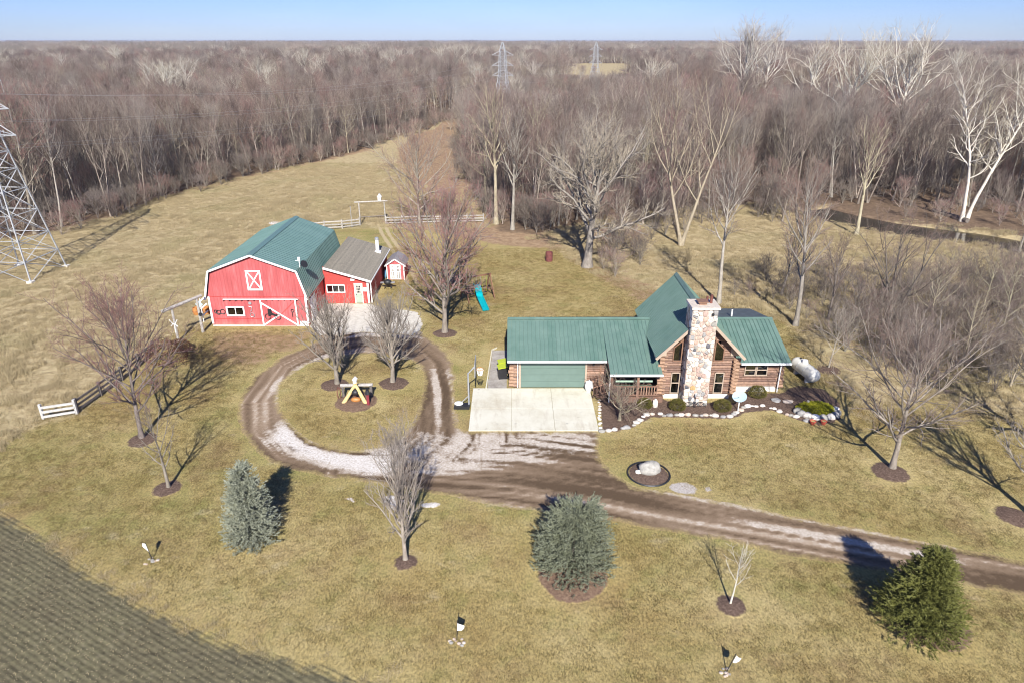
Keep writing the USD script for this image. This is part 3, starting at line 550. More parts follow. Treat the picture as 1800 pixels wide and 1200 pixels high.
v, f = icos(2); put(tp, 'sheet', (v*[.16, .35, .55]*(1+.2*(meshkit.noise(v*4)-.5)[:, None])+[0, 0, .5], f), BLUET, smooth=True)
bb = thing('barbecue', 'black kettle barbecue with grey lid in front of the red shed', 'barbecue', (-13.1, 68.3, 0))
put(bb, 'bowl', (icos(2)[0]*[.42, .36, .3]+[0, 0, .75], icos(2)[1]), BLACK, smooth=True); put(bb, 'shelf', MB().box(-.75, .75, -.2, .2, .68, .73), GREYM)
for sx in (-.35, .35): put(bb, 'leg', MB().cyl((sx, -.15, 0), (sx*.6, -.1, .7), .03), BLACK); put(bb, 'wheel', MB().cyl((sx-.03, .2, .12), (sx+.03, .2, .12), .12, .12, 12), BLACK)

# ------------------------------------------------------------------ log house
hs = thing('log_house', 'log house with green metal roofs and a tall field stone chimney', 'house')
# garage wing
gy = 45.8
gf = group_part(hs, 'garage_wall')
log_wall(hs, 'wall', 'x', .12, 7.02, gy+.1, .05, 2.45, [(.52, 5.6, 0, 2.2)])
log_wall(hs, 'wall', 'y', gy+.2, 53.0, .2, .05, 2.5)
log_wall(hs, 'wall', 'x', .2, 11, 53.05, .05, 2.5)
log_wall(hs, 'wall', 'y', gy+.2, 48.4, 6.95, .05, 2.5)
gd = group_part(hs, 'garage_door')
for k in range(4):
    put(gd, 'door_panel', MB().box(.66, 5.46, gy+.05, gy+.12, .07+.53*k, .07+.53*k+.515), GDOOR)
put(gd, 'frame', MB().box(.52, .66, gy-.03, gy+.14, .05, 2.25).box(5.46, 5.6, gy-.03, gy+.14, .05, 2.25).box(.66, 5.46, gy-.028, gy+.14, 2.18, 2.25), TRIM)
put(gd, 'dark_room', MB().box(.6, 5.5, gy+.2, gy+.25, 0, 2.3), DARKIN)
put(hs, 'corner_board', MB().box(6.55, 6.68, gy-.05, gy-.01, .05, 2.4), BROWN)
put(hs, 'wall_lamp', MB().box(6.0, 6.14, gy-.18, gy-.01, 2.0, 2.25), BLACK)
corner_stack(hs, .35, gy+.12, .1, 2.5, -1, .6)
put(hs, 'gable_end', MB().prism([(45.9, 2.5), (53.1, 2.5), (49.45, 3.98)], (.12, 0, 0), (0, 1, 0), (0, 0, 1), (.15, 0, 0)), LOG[0])
ez, rz_, ey, ryy = 2.60, 4.20, 45.2, 49.45
seam_roof(hs, (-.32, ey, ez), (10.95, ey, ez), (10.95, ryy, rz_), (-.32, ryy, rz_), 37, GREENROOF)
seam_roof(hs, (10.95, 53.7, ez), (-.32, 53.7, ez), (-.32, ryy, rz_), (10.95, ryy, rz_), 37, GREENROOF)
put(hs, 'ridge_cap', MB().quadslab((-.34, ryy-.22, rz_+.0), (10.7, ryy-.22, rz_+.0), (10.7, ryy, rz_+.09), (-.34, ryy, rz_+.09), .03).quadslab((10.7, ryy+.22, rz_), (-.34, ryy+.22, rz_), (-.34, ryy, rz_+.09), (10.7, ryy, rz_+.09), .03), GREENROOF)
def gutter(x0, x1, y, z): put(hs, 'gutter', MB().box(x0, x1, y-.13, y, z-.14, z-.02).box(x0, x1, y-.15, y-.13, z-.03, z+.0), GUTTER)
gutter(-.34, 6.95, ey, ez)
def downspout(x, y0, y1, zt): put(hs, 'downspout', MB().path([(x, y0, zt), (x, y1, zt-.3), (x, y1, .1)], .045, 6), GUTTER)
downspout(.42, ey-.08, gy-.06, ez-.1)
put(hs, 'rake_trim', MB().bar((-.34, ey, ez-.1), (-.34, ryy, rz_-.1), .05, .16), GREENROOF)
# porch
pz = lambda y: 2.36+(y-43.45)*(3.72-2.36)/(48.15-43.45)
seam_roof(hs, (6.98, 43.45, 2.36), (10.72, 43.45, 2.36), (10.72, 48.15, 3.74), (6.98, 48.15, 3.74), 12, GREENROOF)
put(hs, 'porch_cheek', MB().prism([(43.6, 2.28), (48.1, 3.6), (48.1, 3.3), (45.2, 2.3)], (7.0, 0, 0), (0, 1, 0), (0, 0, 1), (.06, 0, 0)), BROWN)
gutter(6.95, 10.76, 43.45, 2.36)
downspout(7.0, 43.38, 43.5, 2.25)
pt = group_part(hs, 'porch')
for k in range(24): y = 43.6+k*.155; put(pt, 'deck_board', MB().box(7.05, 10.95, y, y+.145, .36, .42), LOG[2] if k % 3 else LOG[0])
put(pt, 'deck_skirt', MB().box(7.05, 10.9, 43.55, 43.6, .02, .40), LOG[2])
for x in (7.15, 9.05): put(pt, 'post', MB().box(x-.09, x+.09, 43.58, 43.76, .42, 2.28), LOG[0])
put(pt, 'beam', MB().box(7.0, 10.7, 43.56, 43.74, 2.1, 2.27), BROWN)
for z in (.58, 1.28): put(pt, 'hand_rail', MB().bar((7.24, 43.66, z), (10.6, 43.66, z), .1, .08), LOG[0])
for k in range(17):
    x = 7.42+.19*k
    if abs(x-9.05) > .12: put(pt, 'baluster', MB().box(x-.035, x+.035, 43.63, 43.69, .6, 1.25), LOG[1])
put(pt, 'bench_back', MB().box(7.6, 10.3, 44.6, 44.66, 1.15, 1.3), GREENL)
put(pt, 'bench_seat', MB().box(7.6, 10.3, 44.2, 44.7, .8, .86), GREENP)
put(pt, 'green_boards', MB().box(7.05, 10.9, 46.9, 46.95, .42, 2.9), GREENP)
st = group_part(hs, 'porch_steps')
for k in range(2): put(st, 'step', MB().box(6.15+.4*k, 6.55+.4*k, 44.2, 45.5, .05, .05+.17*(k+1)), LOG[2])
for y in (44.1, 45.55):
    put(st, 'hand_rail', MB().bar((5.9, y, .95), (7.0, y+.0, 1.35), .07, .09), LOG[0]); put(st, 'bottom_rail', MB().bar((5.9, y, .3), (7.0, y, .62), .06, .06), LOG[0])
    for k in range(5): x = 5.95+.25*k; put(st, 'baluster', MB().box(x-.035, x+.035, y-.03, y+.03, .1 if k == 0 else .3+.08*k, .93+.09*k), LOG[2])
# main gable
gx0, gx1, gfy, gry, gxc = 11.0, 15.95, 44.2, 52.2, 13.3
ge, gr = 3.58, 6.83; slope = (gr-ge)/3.14
gl = lambda z, p, q: (max(p, gxc-(6.62-z)/slope), min(q, gxc+(6.62-z)/slope))
cL, cR = 12.24, 13.98
WL, WR = (11.50, 12.15, .45, 2.14), (14.64, 15.33, .45, 2.14)
UL = [(11.47, 3.02), (12.12, 3.02), (12.12, 4.72), (11.47, 4.10)]; UR = [(14.4, 3.02), (15.12, 3.02), (15.12, 4.0), (14.4, 4.72)]
cuts = [(cL+.1, cR-.1, 0, 7), (WL[0]+.03, WL[1]-.03, WL[2], WL[3]), (WR[0]+.03, WR[1]-.03, WR[2], WR[3]), (11.50, 12.09, 3.02, 4.3), (11.75, 12.09, 3.02, 4.6), (14.43, 15.09, 3.02, 4.15), (14.43, 14.85, 3.02, 4.55)]
log_wall(hs, 'gable_wall', 'x', gx0-.05, gx1+.05, gfy+.1, .36, 6.4, cuts, gl)
log_wall(hs, 'gable_wall', 'x', gx0, gx1, gry-.1, .36, 6.4, (), gl)
log_wall(hs, 'wall', 'y', gfy+.2, gry, gx0+.1, .36, 3.75); log_wall(hs, 'wall', 'y', gfy+.2, gry, gx1-.1, .36, 3.75)
put(hs, 'foundation', MB().box(gx0+.05, gx1-.05, gfy+.04, gry, -.1, .38), FOUND)
window(hs, *WL[:2], *WL[2:], gfy-.02, TRIM, 'h', .07); window(hs, *WR[:2], *WR[2:], gfy-.02, TRIM, 'h', .07)
window(hs, 11.47, 12.12, 3.02, 4.72, gfy-.02, BROWN, '', .07, UL); window(hs, 14.4, 15.12, 3.02, 4.72, gfy-.02, BROWN, '', .07, UR)
put(hs, 'curtain', MB().prism([(11.55, .5), (11.95, .5), (11.6, 1.15)], (0, gfy+.2, 0), (1, 0, 0), (0, 0, 1), (0, .02, 0)), GREENL)  # pale green curtain in the left lower window
put(hs, 'blind', MB().box(14.72, 15.26, gfy+.12, gfy+.14, .5, 2.05), plain('lace_curtain', (.55, .56, .62), .8, .25, 6))
corner_stack(hs, gx0+.15, gfy+.12, .25, 3.5, -1, .62, .275); corner_stack(hs, gx1-.1, gfy-.0, .3, 3.4, 1, .5, .27)
corner_stack(hs, gx1-.05, gfy+.1, .3, 3.4, 2, .42, .27, .12)
x0, x1, fy, ry = 10.16, 16.44, 43.55, 52.75
seam_roof(hs, (x0, ry, ge), (x0, fy, ge), (gxc, fy, gr), (gxc, ry, gr), 41, GREENROOF, 'gable_roof', rib=.03)
seam_roof(hs, (x1, fy, ge), (x1, ry, ge), (gxc, ry, gr), (gxc, fy, gr), 41, GREENROOF, 'gable_roof', rib=.03)
put(hs, 'ridge_cap', MB().quadslab((gxc-.2, ry, gr-.12), (gxc-.2, fy-.02, gr-.12), (gxc, fy-.02, gr+.09), (gxc, ry, gr+.09), .03).quadslab((gxc+.2, fy-.02, gr-.12), (gxc+.2, ry, gr-.12), (gxc, ry, gr+.09), (gxc, fy-.02, gr+.09), .03), GREENROOF)
for sx in (-1, 1):
    xe = x0 if sx < 0 else x1
    put(hs, 'rake_board', MB().bar((xe, fy-.02, ge-.12), (gxc, fy-.02, gr-.12), .05, .2, up=(0, 0, 1)), TRIM)
    put(hs, 'soffit', MB().quadslab((xe, fy, ge-.1), (xe, gfy+.1, ge-.1), (gxc, gfy+.1, gr-.1), (gxc, fy, gr-.1), .02), TRIM)
    put(hs, 'eave_return', MB().prism([(xe, ge-.12), (xe+sx*-.85, ge-.12), (xe+sx*-.85, ge+.62)], (0, gfy-.06, 0), (1, 0, 0), (0, 0, 1), (0, .05, 0)), TRIM)
# chimney of field stones
ch = group_part(hs, 'chimney'); cy0, cy1, ct = 43.05, 44.6, 7.38
put(ch, 'core', MB().box(cL+.06, cR-.06, cy0+.06, cy1, 0, ct), MORTAR)
RC = np.random.default_rng(11)
def stones(n, w, h, o, ux, uy, out, relax=4):
    p = RC.uniform(0, 1, (n, 2))*[w, h]
    cells = None
    for it in range(relax+1):
        mir = np.vstack([p, p*[-1, 1], p*[1, -1], [2*w, 0]+p*[-1, 1], [0, 2*h]+p*[1, -1]]); vo = Voronoi(mir)
        cells = [Polygon(vo.vertices[vo.regions[vo.point_region[k]]]) for k in range(n)]
        if it < relax: p = p*.55+.45*np.array([[c.centroid.x, c.centroid.y] for c in cells])+RC.normal(0, .02, (n, 2)); p = np.clip(p, .03, [w-.03, h-.03])
    o, ux, uy, out = map(lambda q: np.asarray(q, float), (o, ux, uy, out))
    for c in cells:
        b = c.buffer(-.045, join_style=1, quad_segs=2).buffer(.03, quad_segs=2).simplify(.012)
        if b.is_empty or b.geom_type != 'Polygon' or b.area < .004: continue
        a = np.array(b.exterior.coords)[:-1]; 
        if not b.exterior.is_ccw: a = a[::-1]
        m_ = len(a); ce = a.mean(0); d1, d2 = RC.uniform(.045, .07), RC.uniform(.07, .10)
        v = np.vstack([o+a[:, :1]*ux+a[:, 1:]*uy, *[o+(ce+(a-ce)*k)[:, :1]*ux+(ce+(a-ce)*k)[:, 1:]*uy+out*d for k, d in ((.97, d1), (.72, d2))], [o+ce[0]*ux+ce[1]*uy+out*(d2+.015)]])
        i = np.arange(m_); j = (i+1) % m_; f = [np.stack([i+q*m_, j+q*m_, j+(q+1)*m_], 1) for q in (0, 1)]+[np.stack([i+q*m_, j+(q+1)*m_, i+(q+1)*m_], 1) for q in (0, 1)]+[np.stack([i+2*m_, j+2*m_, np.full(m_, 3*m_)], 1)]
        put(ch, 'stone', (v, np.vstack(f)), STONES[RC.choice(10, p=[.22, .11, .15, .12, .12, .09, .03, .02, .08, .06])], smooth=40)
stones(150, cR-cL, ct, (cL, cy0+.06, 0), (1, 0, 0), (0, 0, 1), (0, -1, 0))
stones(60, cy1-cy0, ct, (cL+.06, cy1, 0), (0, -1, 0), (0, 0, 1), (-1, 0, 0)); stones(60, cy1-cy0, ct, (cR-.06, cy0, 0), (0, 1, 0), (0, 0, 1), (1, 0, 0))
put(ch, 'cap_slab', MB().box(cL-.1, cR+.1, cy0-.1, cy1+.08, ct, ct+.17), plain('cap_stone', (.55, .48, .40), .8, .15, 5))
put(ch, 'flue', MB().box(12.75, 13.25, 43.5, 44.0, ct+.17, ct+.35).box(12.65, 13.35, 43.4, 44.1, ct+.35, ct+.41), BROWN)
put(ch, 'flue', MB().cyl((13.65, 43.9, ct+.17), (13.65, 43.9, ct+.75), .1, .1, 8), RUST_); put(ch, 'flue', MB().cyl((13.45, 44.2, ct+.17), (13.45, 44.2, ct+.55), .08, .08, 8), RUST_)
put(ch, 'vent', MB().cyl((13.6, cy0-.09, ct-.35), (13.6, cy0-.0, ct-.35), .1, .1, 10), BLACK)
# right wing
wy, wxe = 45.25, 19.75
RW = [(17.14, 17.98, 1.36, 2.28), (18.0, 18.84, 1.36, 2.28)]
log_wall(hs, 'wall', 'x', 15.9, wxe, wy+.1, .42, 2.6, [(17.17, 18.81, 1.36, 2.28)])
log_wall(hs, 'wall', 'y', wy+.2, 53, wxe-.05, .42, 2.6); log_wall(hs, 'wall', 'x', 15.9, wxe, 53.05, .42, 2.6)
put(hs, 'foundation', MB().box(16.0, wxe-.05, wy+.03, 53, -.1, .44), FOUND)
for w in RW: window(hs, *w, wy-.02, TRIM, 'h', .07)
put(hs, 'gable_end', MB().prism([(45.3, 2.6), (53.1, 2.6), (49.45, 3.98)], (wxe-.1, 0, 0), (0, 1, 0), (0, 0, 1), (.12, 0, 0)), LOG[0])
corner_stack(hs, wxe-.15, wy+.12, .3, 2.6, 1, .55, .26)
seam_roof(hs, (15.92, 44.7, 2.66), (20.25, 44.7, 2.66), (20.25, ryy, 4.22), (15.92, ryy, 4.22), 14, GREENROOF)
put(hs, 'rear_roof', MB().quadslab((16.0, ryy, 4.20), (20.2, ryy, 4.20), (19.5, 52.3, 3.92), (16.0, 52.3, 3.92), .06), DARKROOF)
put(hs, 'ridge_cap', MB().quadslab((15.95, ryy-.2, 4.22), (20.27, ryy-.2, 4.22), (20.27, ryy, 4.3), (15.95, ryy, 4.3), .03).quadslab((20.27, ryy+.1, 4.22), (15.95, ryy+.1, 4.22), (15.95, ryy, 4.3), (20.27, ryy, 4.3), .03), GREENROOF)
gutter(16.62, 20.27, 44.7, 2.66); downspout(19.72, 44.63, 45.05, 2.55)
put(hs, 'rake_trim', MB().bar((20.27, 44.7, 2.56), (20.27, ryy, 4.12), .05, .16), GREENROOF)
put(hs, 'vent_pipe', MB().cyl((17.25, 49.9, 4.2), (17.25, 49.9, 4.75), .06, .06, 8), WHITE)

# ------------------------------------------------------------------ things round the house
def at(px, py): g = G(px, py); return (float(g[0]), float(g[1]), 0)
for k, (x, y, lab) in enumerate(((-.75, 48.4, 'rear one of two black bins with lime yellow lids beside the garage'), (-.75, 47.5, 'front one of two black bins with lime yellow lids beside the garage'))):
    b = thing('wheelie_bin', lab, 'bin', (x, y, .05), -80, 'bins beside the garage')
    put(b, 'body', MB().prism([(-.28, 0), (.28, 0), (.34, .95), (-.34, .95)], (0, -.32, 0), (1, 0, 0), (0, 0, 1), (0, .62, 0)), BLACK); put(b, 'lid', MB().quadslab((-.37, -.37, .97), (.37, -.37, .97), (.37, .37, 1.06), (-.37, .37, 1.06), .05), YELLOW)
    for s in (-.25, .25): put(b, 'wheel', MB().cyl((s-.04, .32, .1), (s+.04, .32, .1), .1, .1, 10), BLACK)
p = thing('white_urn', 'round pale urn with lid beside the porch steps', 'urn', (5.75, 45.3, .05))
prof_ = [(0, 0), (.2, 0), (.3, .25), (.32, .5), (.24, .7), (.27, .75), (.1, .82), (0, .84)]
v = trimesh.creation.revolve(np.array(prof_), sections=16); put(p, 'body', (v.vertices, v.faces), WHITE, smooth=50); put(p, 'knob', (icos(1)[0]*.07+[0, 0, .88], icos(1)[1]), GREYM)
hp = thing('basketball_hoop', 'portable basketball hoop with black base beside the concrete pad', 'basketball hoop', at(812, 715))
put(hp, 'base', MB().prism([(-.55, -.35), (.55, -.35), (.6, .3), (-.5, .3)], (0, 0, 0), (1, 0, 0), (0, 1, 0), (0, 0, .22)), BLACK)
put(hp, 'sandbag', (icos(2)[0]*[.32, .24, .14]+[-.22, .02, .3], icos(2)[1]), WHITE, smooth=True)
put(hp, 'pole', MB().cyl((.5, .05, .15), (.5, .05, 2.7), .06).cyl((.5, .05, 2.65), (.95, .1, 3.15), .05), GREYM); put(hp, 'strut', MB().cyl((-.2, .05, .2), (.5, .05, .9), .03), GREYM)
put(hp, 'backboard', MB().box(1.0, 1.05, -.75, .85, 2.75, 3.75), GREYM); put(hp, 'rim', MB().path([(1.35+.24*math.cos(a), .05+.24*math.sin(a), 3.02) for a in np.linspace(0, 2*np.pi, 15)], .018, 5), ORANGE)
nt = MB()
for a in np.linspace(0, 2*np.pi, 17)[:-1]:
    for sg in (-1, 1): nt.cyl((1.35+.24*math.cos(a), .05+.24*math.sin(a), 3.0), (1.35+.14*math.cos(a+sg*.5), .05+.14*math.sin(a+sg*.5), 2.55), .012, .012, 3)
put(hp, 'net', nt, WHITE)
tk = thing('propane_tank', 'long cream propane tank lying on the lawn right of the house', 'propane tank', (22.75, 47.6, 0), -80)
v = trimesh.creation.capsule(height=2.1, radius=.52, count=[24, 24]); vv = np.array(v.vertices)[:, [2, 0, 1]]; vv[:, 0] -= (vv[:, 0].max()+vv[:, 0].min())/2; put(tk, 'tank', (vv+[0, 0, .72], v.faces), CREAM, smooth=True)
put(tk, 'valve_dome', MB().cyl((-.2, 0, 1.2), (-.2, 0, 1.42), .24, .2, 14), WHITE); put(tk, 'lifting_lug', MB().box(-.85, -.75, -.06, .06, 1.2, 1.34), BLACK)
for x in (-.75, .75): put(tk, 'saddle', MB().box(x-.1, x+.1, -.4, .4, 0, .32), FOUND); put(tk, 'strap', MB().path([(x*.6, .53*math.cos(a), .72+.53*math.sin(a)) for a in np.linspace(-.3, np.pi+.3, 12)], .018, 4), GREYM)
dh = thing('garden_satellite_dish', 'pale blue satellite dish on a short white post in the mulch bed', 'satellite dish', at(1297, 722))
put(dh, 'post', MB().cyl((0, 0, 0), (0, 0, .85), .04), WHITE); put(dh, 'bracket', MB().box(-.14, .14, -.1, .1, .78, .92), WHITE)
ax = unit((-.45, -.45, .8)); r = unit(np.cross(ax, (0, 0, 1))); u = np.cross(r, ax); vs, fs = [], []
for k, rr in enumerate((0.001, .2, .38, .52)):
    for a in np.linspace(0, 2*np.pi, 20, endpoint=False): vs.append(np.array([.05, .15, 1.05])+r*rr*math.cos(a)+u*rr*.85*math.sin(a)+ax*rr*rr*.35)
i = np.arange(20); j = (i+1) % 20
for k in range(3): fs += [np.stack([i+20*k, j+20*k, j+20*k+20], 1), np.stack([i+20*k, j+20*k+20, i+20*k+20], 1)]
fs = np.vstack(fs); put(dh, 'dish', (np.array(vs), fs), BLUEG, smooth=True); put(dh, 'feed_arm', MB().cyl((.05, .15, 1.0), (-.3, -.35, 1.35), .02), GREYM)
tr_ = thing('garden_trellis', 'iron garden trellis of two spoked wheel halves at the chimney foot', 'trellis', (13.05, 42.82, 0))
for s in (-1, 1):
    put(tr_, 'wheel', MB().path([(s*.42+.36*math.cos(a), 0, .36*math.sin(a)+.1) for a in np.linspace(-.2, np.pi+.2, 14)], .02, 5), BLACK)
    for a in np.linspace(.2, np.pi-.2, 5): put(tr_, 'spoke', MB().cyl((s*.42, 0, .12), (s*.42+.35*math.cos(a), 0, .1+.35*math.sin(a)), .012, .012, 4), BLACK)
put(tr_, 'stake', MB().cyl((0, 0, 0), (0, 0, .85), .03), BLACK); put(tr_, 'finial', (icos(1)[0]*[.08, .05, .16]+[0, 0, 1.0], icos(1)[1]), GREYM)
# edging stones, each one by itself
RS_ = np.random.default_rng(21)
edge_l = LineString(GP([(1058, 759), (1078, 757), (1097, 754), (1113, 749), (1124, 740), (1133, 731), (1147, 728), (1180, 729), (1220, 730), (1258, 731), (1281, 733), (1293, 727), (1304, 719), (1318, 714), (1338, 713), (1352, 716), (1370, 723), (1392, 731), (1418, 740)]))
t = 0; pts = []
while t < edge_l.length: pts.append((edge_l.interpolate(t).coords[0], RS_.uniform(.11, .25))); t += pts[-1][1]*1.45+RS_.uniform(.04, .34)
edge2 = LineString(GP([(1053, 700), (1055, 755)]))
for t in np.arange(.2, edge2.length, .33): pts.append((edge2.interpolate(t).coords[0], RS_.uniform(.08, .13)))
for (x, y), r in pts: put(W_, 'edging_stone', rock(RS_, r*1.15, r*.85, r*.6), STONES[RS_.choice([0, 4, 0, 8, 2, 9, 3, 0])], 'pale rounded field stone in the border edging the mulch bed', 'stone', 'stones edging the mulch bed', smooth=50, loc=(x+RS_.normal(0, .04), y+RS_.normal(0, .07), .0))
mound_c = at(1437, 727)
for k, a in enumerate(np.linspace(np.pi*1.02, np.pi*2.02, 9)):
    put(W_, 'planter_rock', rock(RS_, .34, .26, .28), STONES[[9, 3, 0, 4, 9, 0, 3, 9, 4][k]], 'grey rock in the low wall around the yellow-green mound', 'rock', 'rocks round the green mound', smooth=50, loc=(mound_c[0]+1.35*math.cos(a), mound_c[1]+.25+1.0*math.sin(a), 0))
for lab, px, py, s, mt in (('large rounded grey boulder in the dark mulch ring by the driveway', 1141, 829, (.78, .5, .5), 9), ('small white rock left of the grey boulder in the mulch ring', 1122, 832, (.19, .15, .2), 4), ('flat tan stone in front of the grey boulder', 1142, 845, (.17, .12, .06), 8), ('blue-grey flat boulder in mulch bed right of the house', 1364, 704, (.34, .28, .16), 3), ('tan flat rock in mulch bed near the yellow-green mound', 1385, 706, (.4, .25, .1), 8), ('pale upright stone in mulch beside the left round shrub', 1151, 715, (.2, .15, .5), 0)):
    nm = 'boulder' if 'boulder' in lab else 'garden_rock'; put(W_, nm, rock(RS_, *s, 2), STONES[mt], lab, 'boulder' if nm == 'boulder' else 'rock', smooth=40, loc=at(px, py))
er = thing('ring_edging', 'black ring of edging round the boulder mulch', 'edging', at(1140, 833)); rr = 36*math.hypot(G(1140, 833)[1], 24)/1200
put(er, 'edging_band', MB().path([(rr*math.cos(a), rr*math.sin(a), .05) for a in np.linspace(0, 2*np.pi, 40)], .06, 5), BLACK)
for px, lab in ((1428, 'left of two red clay pots in front of the rock-edged mound'), (1447, 'right of two red clay pots in front of the rock-edged mound')):
    o = thing('flower_pot', lab, 'flower pot', at(px, 745), 0, 'red pots by the mound'); v = trimesh.creation.revolve(np.array([(0, 0), (.12, 0), (.19, .22), (.21, .22), (.21, .28), (.17, .28), (.16, .2), (0, .2)]), sections=14); put(o, 'pot', (v.vertices, v.faces), TERRA); put(o, 'soil', MB().cyl((0, 0, .2), (0, 0, .24), .16, .16, 12), MULCH)
o = thing('wooden_post', 'short grey wooden stump standing behind the yellow-green mound', 'post', at(1418, 717)); put(o, 'stump', MB().cyl((0, 0, 0), (.02, 0, .62), .12, .09, 9), GREYW); put(o, 'stub', MB().cyl((.02, 0, .35), (.14, -.02, .5), .035, .03, 6), GREYW)

# ------------------------------------------------------------------ fences and gate
RFn = np.random.default_rng(31)
def fence(label, pts, hgt, mat, group=None, rails=3, sub=None, end=True):
    f_ = thing('rail_fence', label, 'fence', group=group); P = []
    for a, b in zip(pts[:-1], pts[1:]):
        a, b = np.array(a), np.array(b); n = max(1, round(np.linalg.norm(b-a)/(sub or 2.4))); P += [a+(b-a)*k/n for k in range(n)]
    P.append(np.array(pts[-1])); zs = gz([p[0] for p in P], [p[1] for p in P])
    for p, z in zip(P, zs): put(f_, 'post', MB().box(p[0]-.08, p[0]+.08, p[1]-.08, p[1]+.08, z-.1, z+hgt+.12), mat)
    for k in range(len(P)-1):
        for r in range(rails):
            z = hgt*(r+.7)/(rails); j1, j2 = RFn.normal(0, .03, 2)
            put(f_, 'rail', MB().bar((*P[k]-[0, .1], zs[k]+z+j1), (*P[k+1]-[0, .1], zs[k+1]+z+j2), .05, .17), mat)
    return f_
g2 = lambda px, py: G(px, py)[:2]
fence('pale rail fence running from behind the barn to the gate arch', [g2(540, 406), g2(602, 402), g2(633, 398)], 1.15, PALEW)
fence('pale rail fence running right from the gate arch behind the big maple', [g2(679, 395), g2(735, 393), g2(850, 391)], 1.15, PALEW)
fence('bright white three-rail end panel of the left pasture fence', [g2(77, 736), g2(136, 727)], 1.05, WORNW, sub=4)
fence('dark weathered rail fence running up the pasture from the white panel', [g2(138, 725), g2(216, 668), g2(272, 622)], 1.05, DARKW, sub=2.2)
ga = thing('gate_arch', 'tall pale timber gate arch across the grass track behind the barn', 'gate arch')
a, b = G(634, 397), G(678, 394); h1 = PY(630, 357, a[1])[2]
for p in (a, b): put(ga, 'post', MB().cyl((p[0], p[1], 0), (p[0], p[1], h1), .1, .09, 8), PALEW)
put(ga, 'beam', MB().cyl((a[0]-.6, a[1], h1+.08), (b[0]+.5, b[1], h1+.08), .1, .09, 8), PALEW)
put(ga, 'bar', MB().cyl((a[0], a[1]+.1, 1.2), (b[0], b[1]+.1, 1.2), .05, .05, 6), DARKW)
bh = thing('birdhouse', 'white birdhouse with pointed roof on the gate arch beam', 'birdhouse', (b[0]-.6, b[1], h1+.18))
put(bh, 'body', MB().box(-.22, .22, -.2, .2, 0, .5), WHITE); put(bh, 'roof', MB().prism([(-.32, .46), (.32, .46), (0, .95)], (0, -.26, 0), (1, 0, 0), (0, 0, 1), (0, .52, 0)), WHITE); put(bh, 'hole', MB().cyl((0, -.205, .28), (0, -.2, .28), .07, .07, 10), BLACK)
o = thing('slim_pole', 'slim grey pole standing by the fence left of the gate arch', 'pole', (*g2(619, 400), 0)); put(o, 'pole', MB().cyl((0, 0, 0), (0, 0, 2.9), .05, .04, 6), GREYM); put(o, 'cap', MB().cyl((0, 0, 2.9), (0, 0, 2.98), .07, .07, 6), GREYM)
pb = thing('post_and_beam', 'rustic log beam on two posts left of the barn', 'timber frame')
a, b = G(357, 584), G(314, 600); ha, hb = PY(355, 524, a[1])[2], PY(309, 544, b[1])[2]
put(pb, 'post', MB().cyl((a[0], a[1], 0), (a[0], a[1], ha), .13, .11, 8), PALEW); put(pb, 'post', MB().cyl((b[0], b[1], 0), (b[0], b[1], hb), .12, .10, 8), PALEW)
d = unit(b-a); put(pb, 'beam', MB().cyl(a-d*.5+[0, 0, ha+.08], b+d*.9+[0, 0, hb+.08], .13, .15, 8), GREYW)
put(pb, 'black_wheel', MB().cyl((a[0]+.12, a[1]-.12, 1.75), (a[0]+.12, a[1]-.06, 1.75), .17, .17, 12), BLACK)
put(pb, 'pale_antler', MB().path([(b[0]-.35, b[1]-.15, 2.1), (b[0]-.1, b[1]-.14, 1.7), (b[0]+.1, b[1]-.14, 1.7), (b[0]+.35, b[1]-.15, 2.1)], .03, 5).path([(b[0]-.3, b[1]-.15, 1.5), (b[0], b[1]-.14, 1.75), (b[0]+.3, b[1]-.15, 1.45)], .03, 5).cyl((b[0], b[1]-.14, .9), (b[0], b[1]-.14, 1.7), .04), WHITE)
for lab, x, y, mt in (('orange barrel planter standing left of the barn corner', 346, 553, ORANGE), ('orange tub standing at the left wall of the barn', 364, 552, ORANGE)):
    o = thing('barrel', lab, 'barrel', at(x, y)); v = trimesh.creation.revolve(np.array([(0, 0), (.26, 0), (.34, .35), (.27, .72), (.22, .72), (.22, .6), (0, .6)]), sections=14); put(o, 'staves', (v.vertices, v.faces), mt, smooth=40); put(o, 'hoop', MB().path([(.335*math.cos(q), .335*math.sin(q), .36) for q in np.linspace(0, 2*np.pi, 15)], .02, 4), RUST_)
o = thing('leaning_lattice', 'white lattice with blue panel leaning at the barn corner', 'lattice', (*g2(366, 566), 0))
for z in (.3, 1.0, 1.7): put(o, 'slat', MB().bar((-.45, 0, z+.3), (.15, .1, z+.8), .04, .12), WHITE)
put(o, 'upright', MB().box(-.42, -.36, -.03, .03, 0, 2.3), WHITE); put(o, 'panel', MB().bar((-.7, -.05, 1.6), (-.35, 0, 1.9), .03, .5), BLUEG)

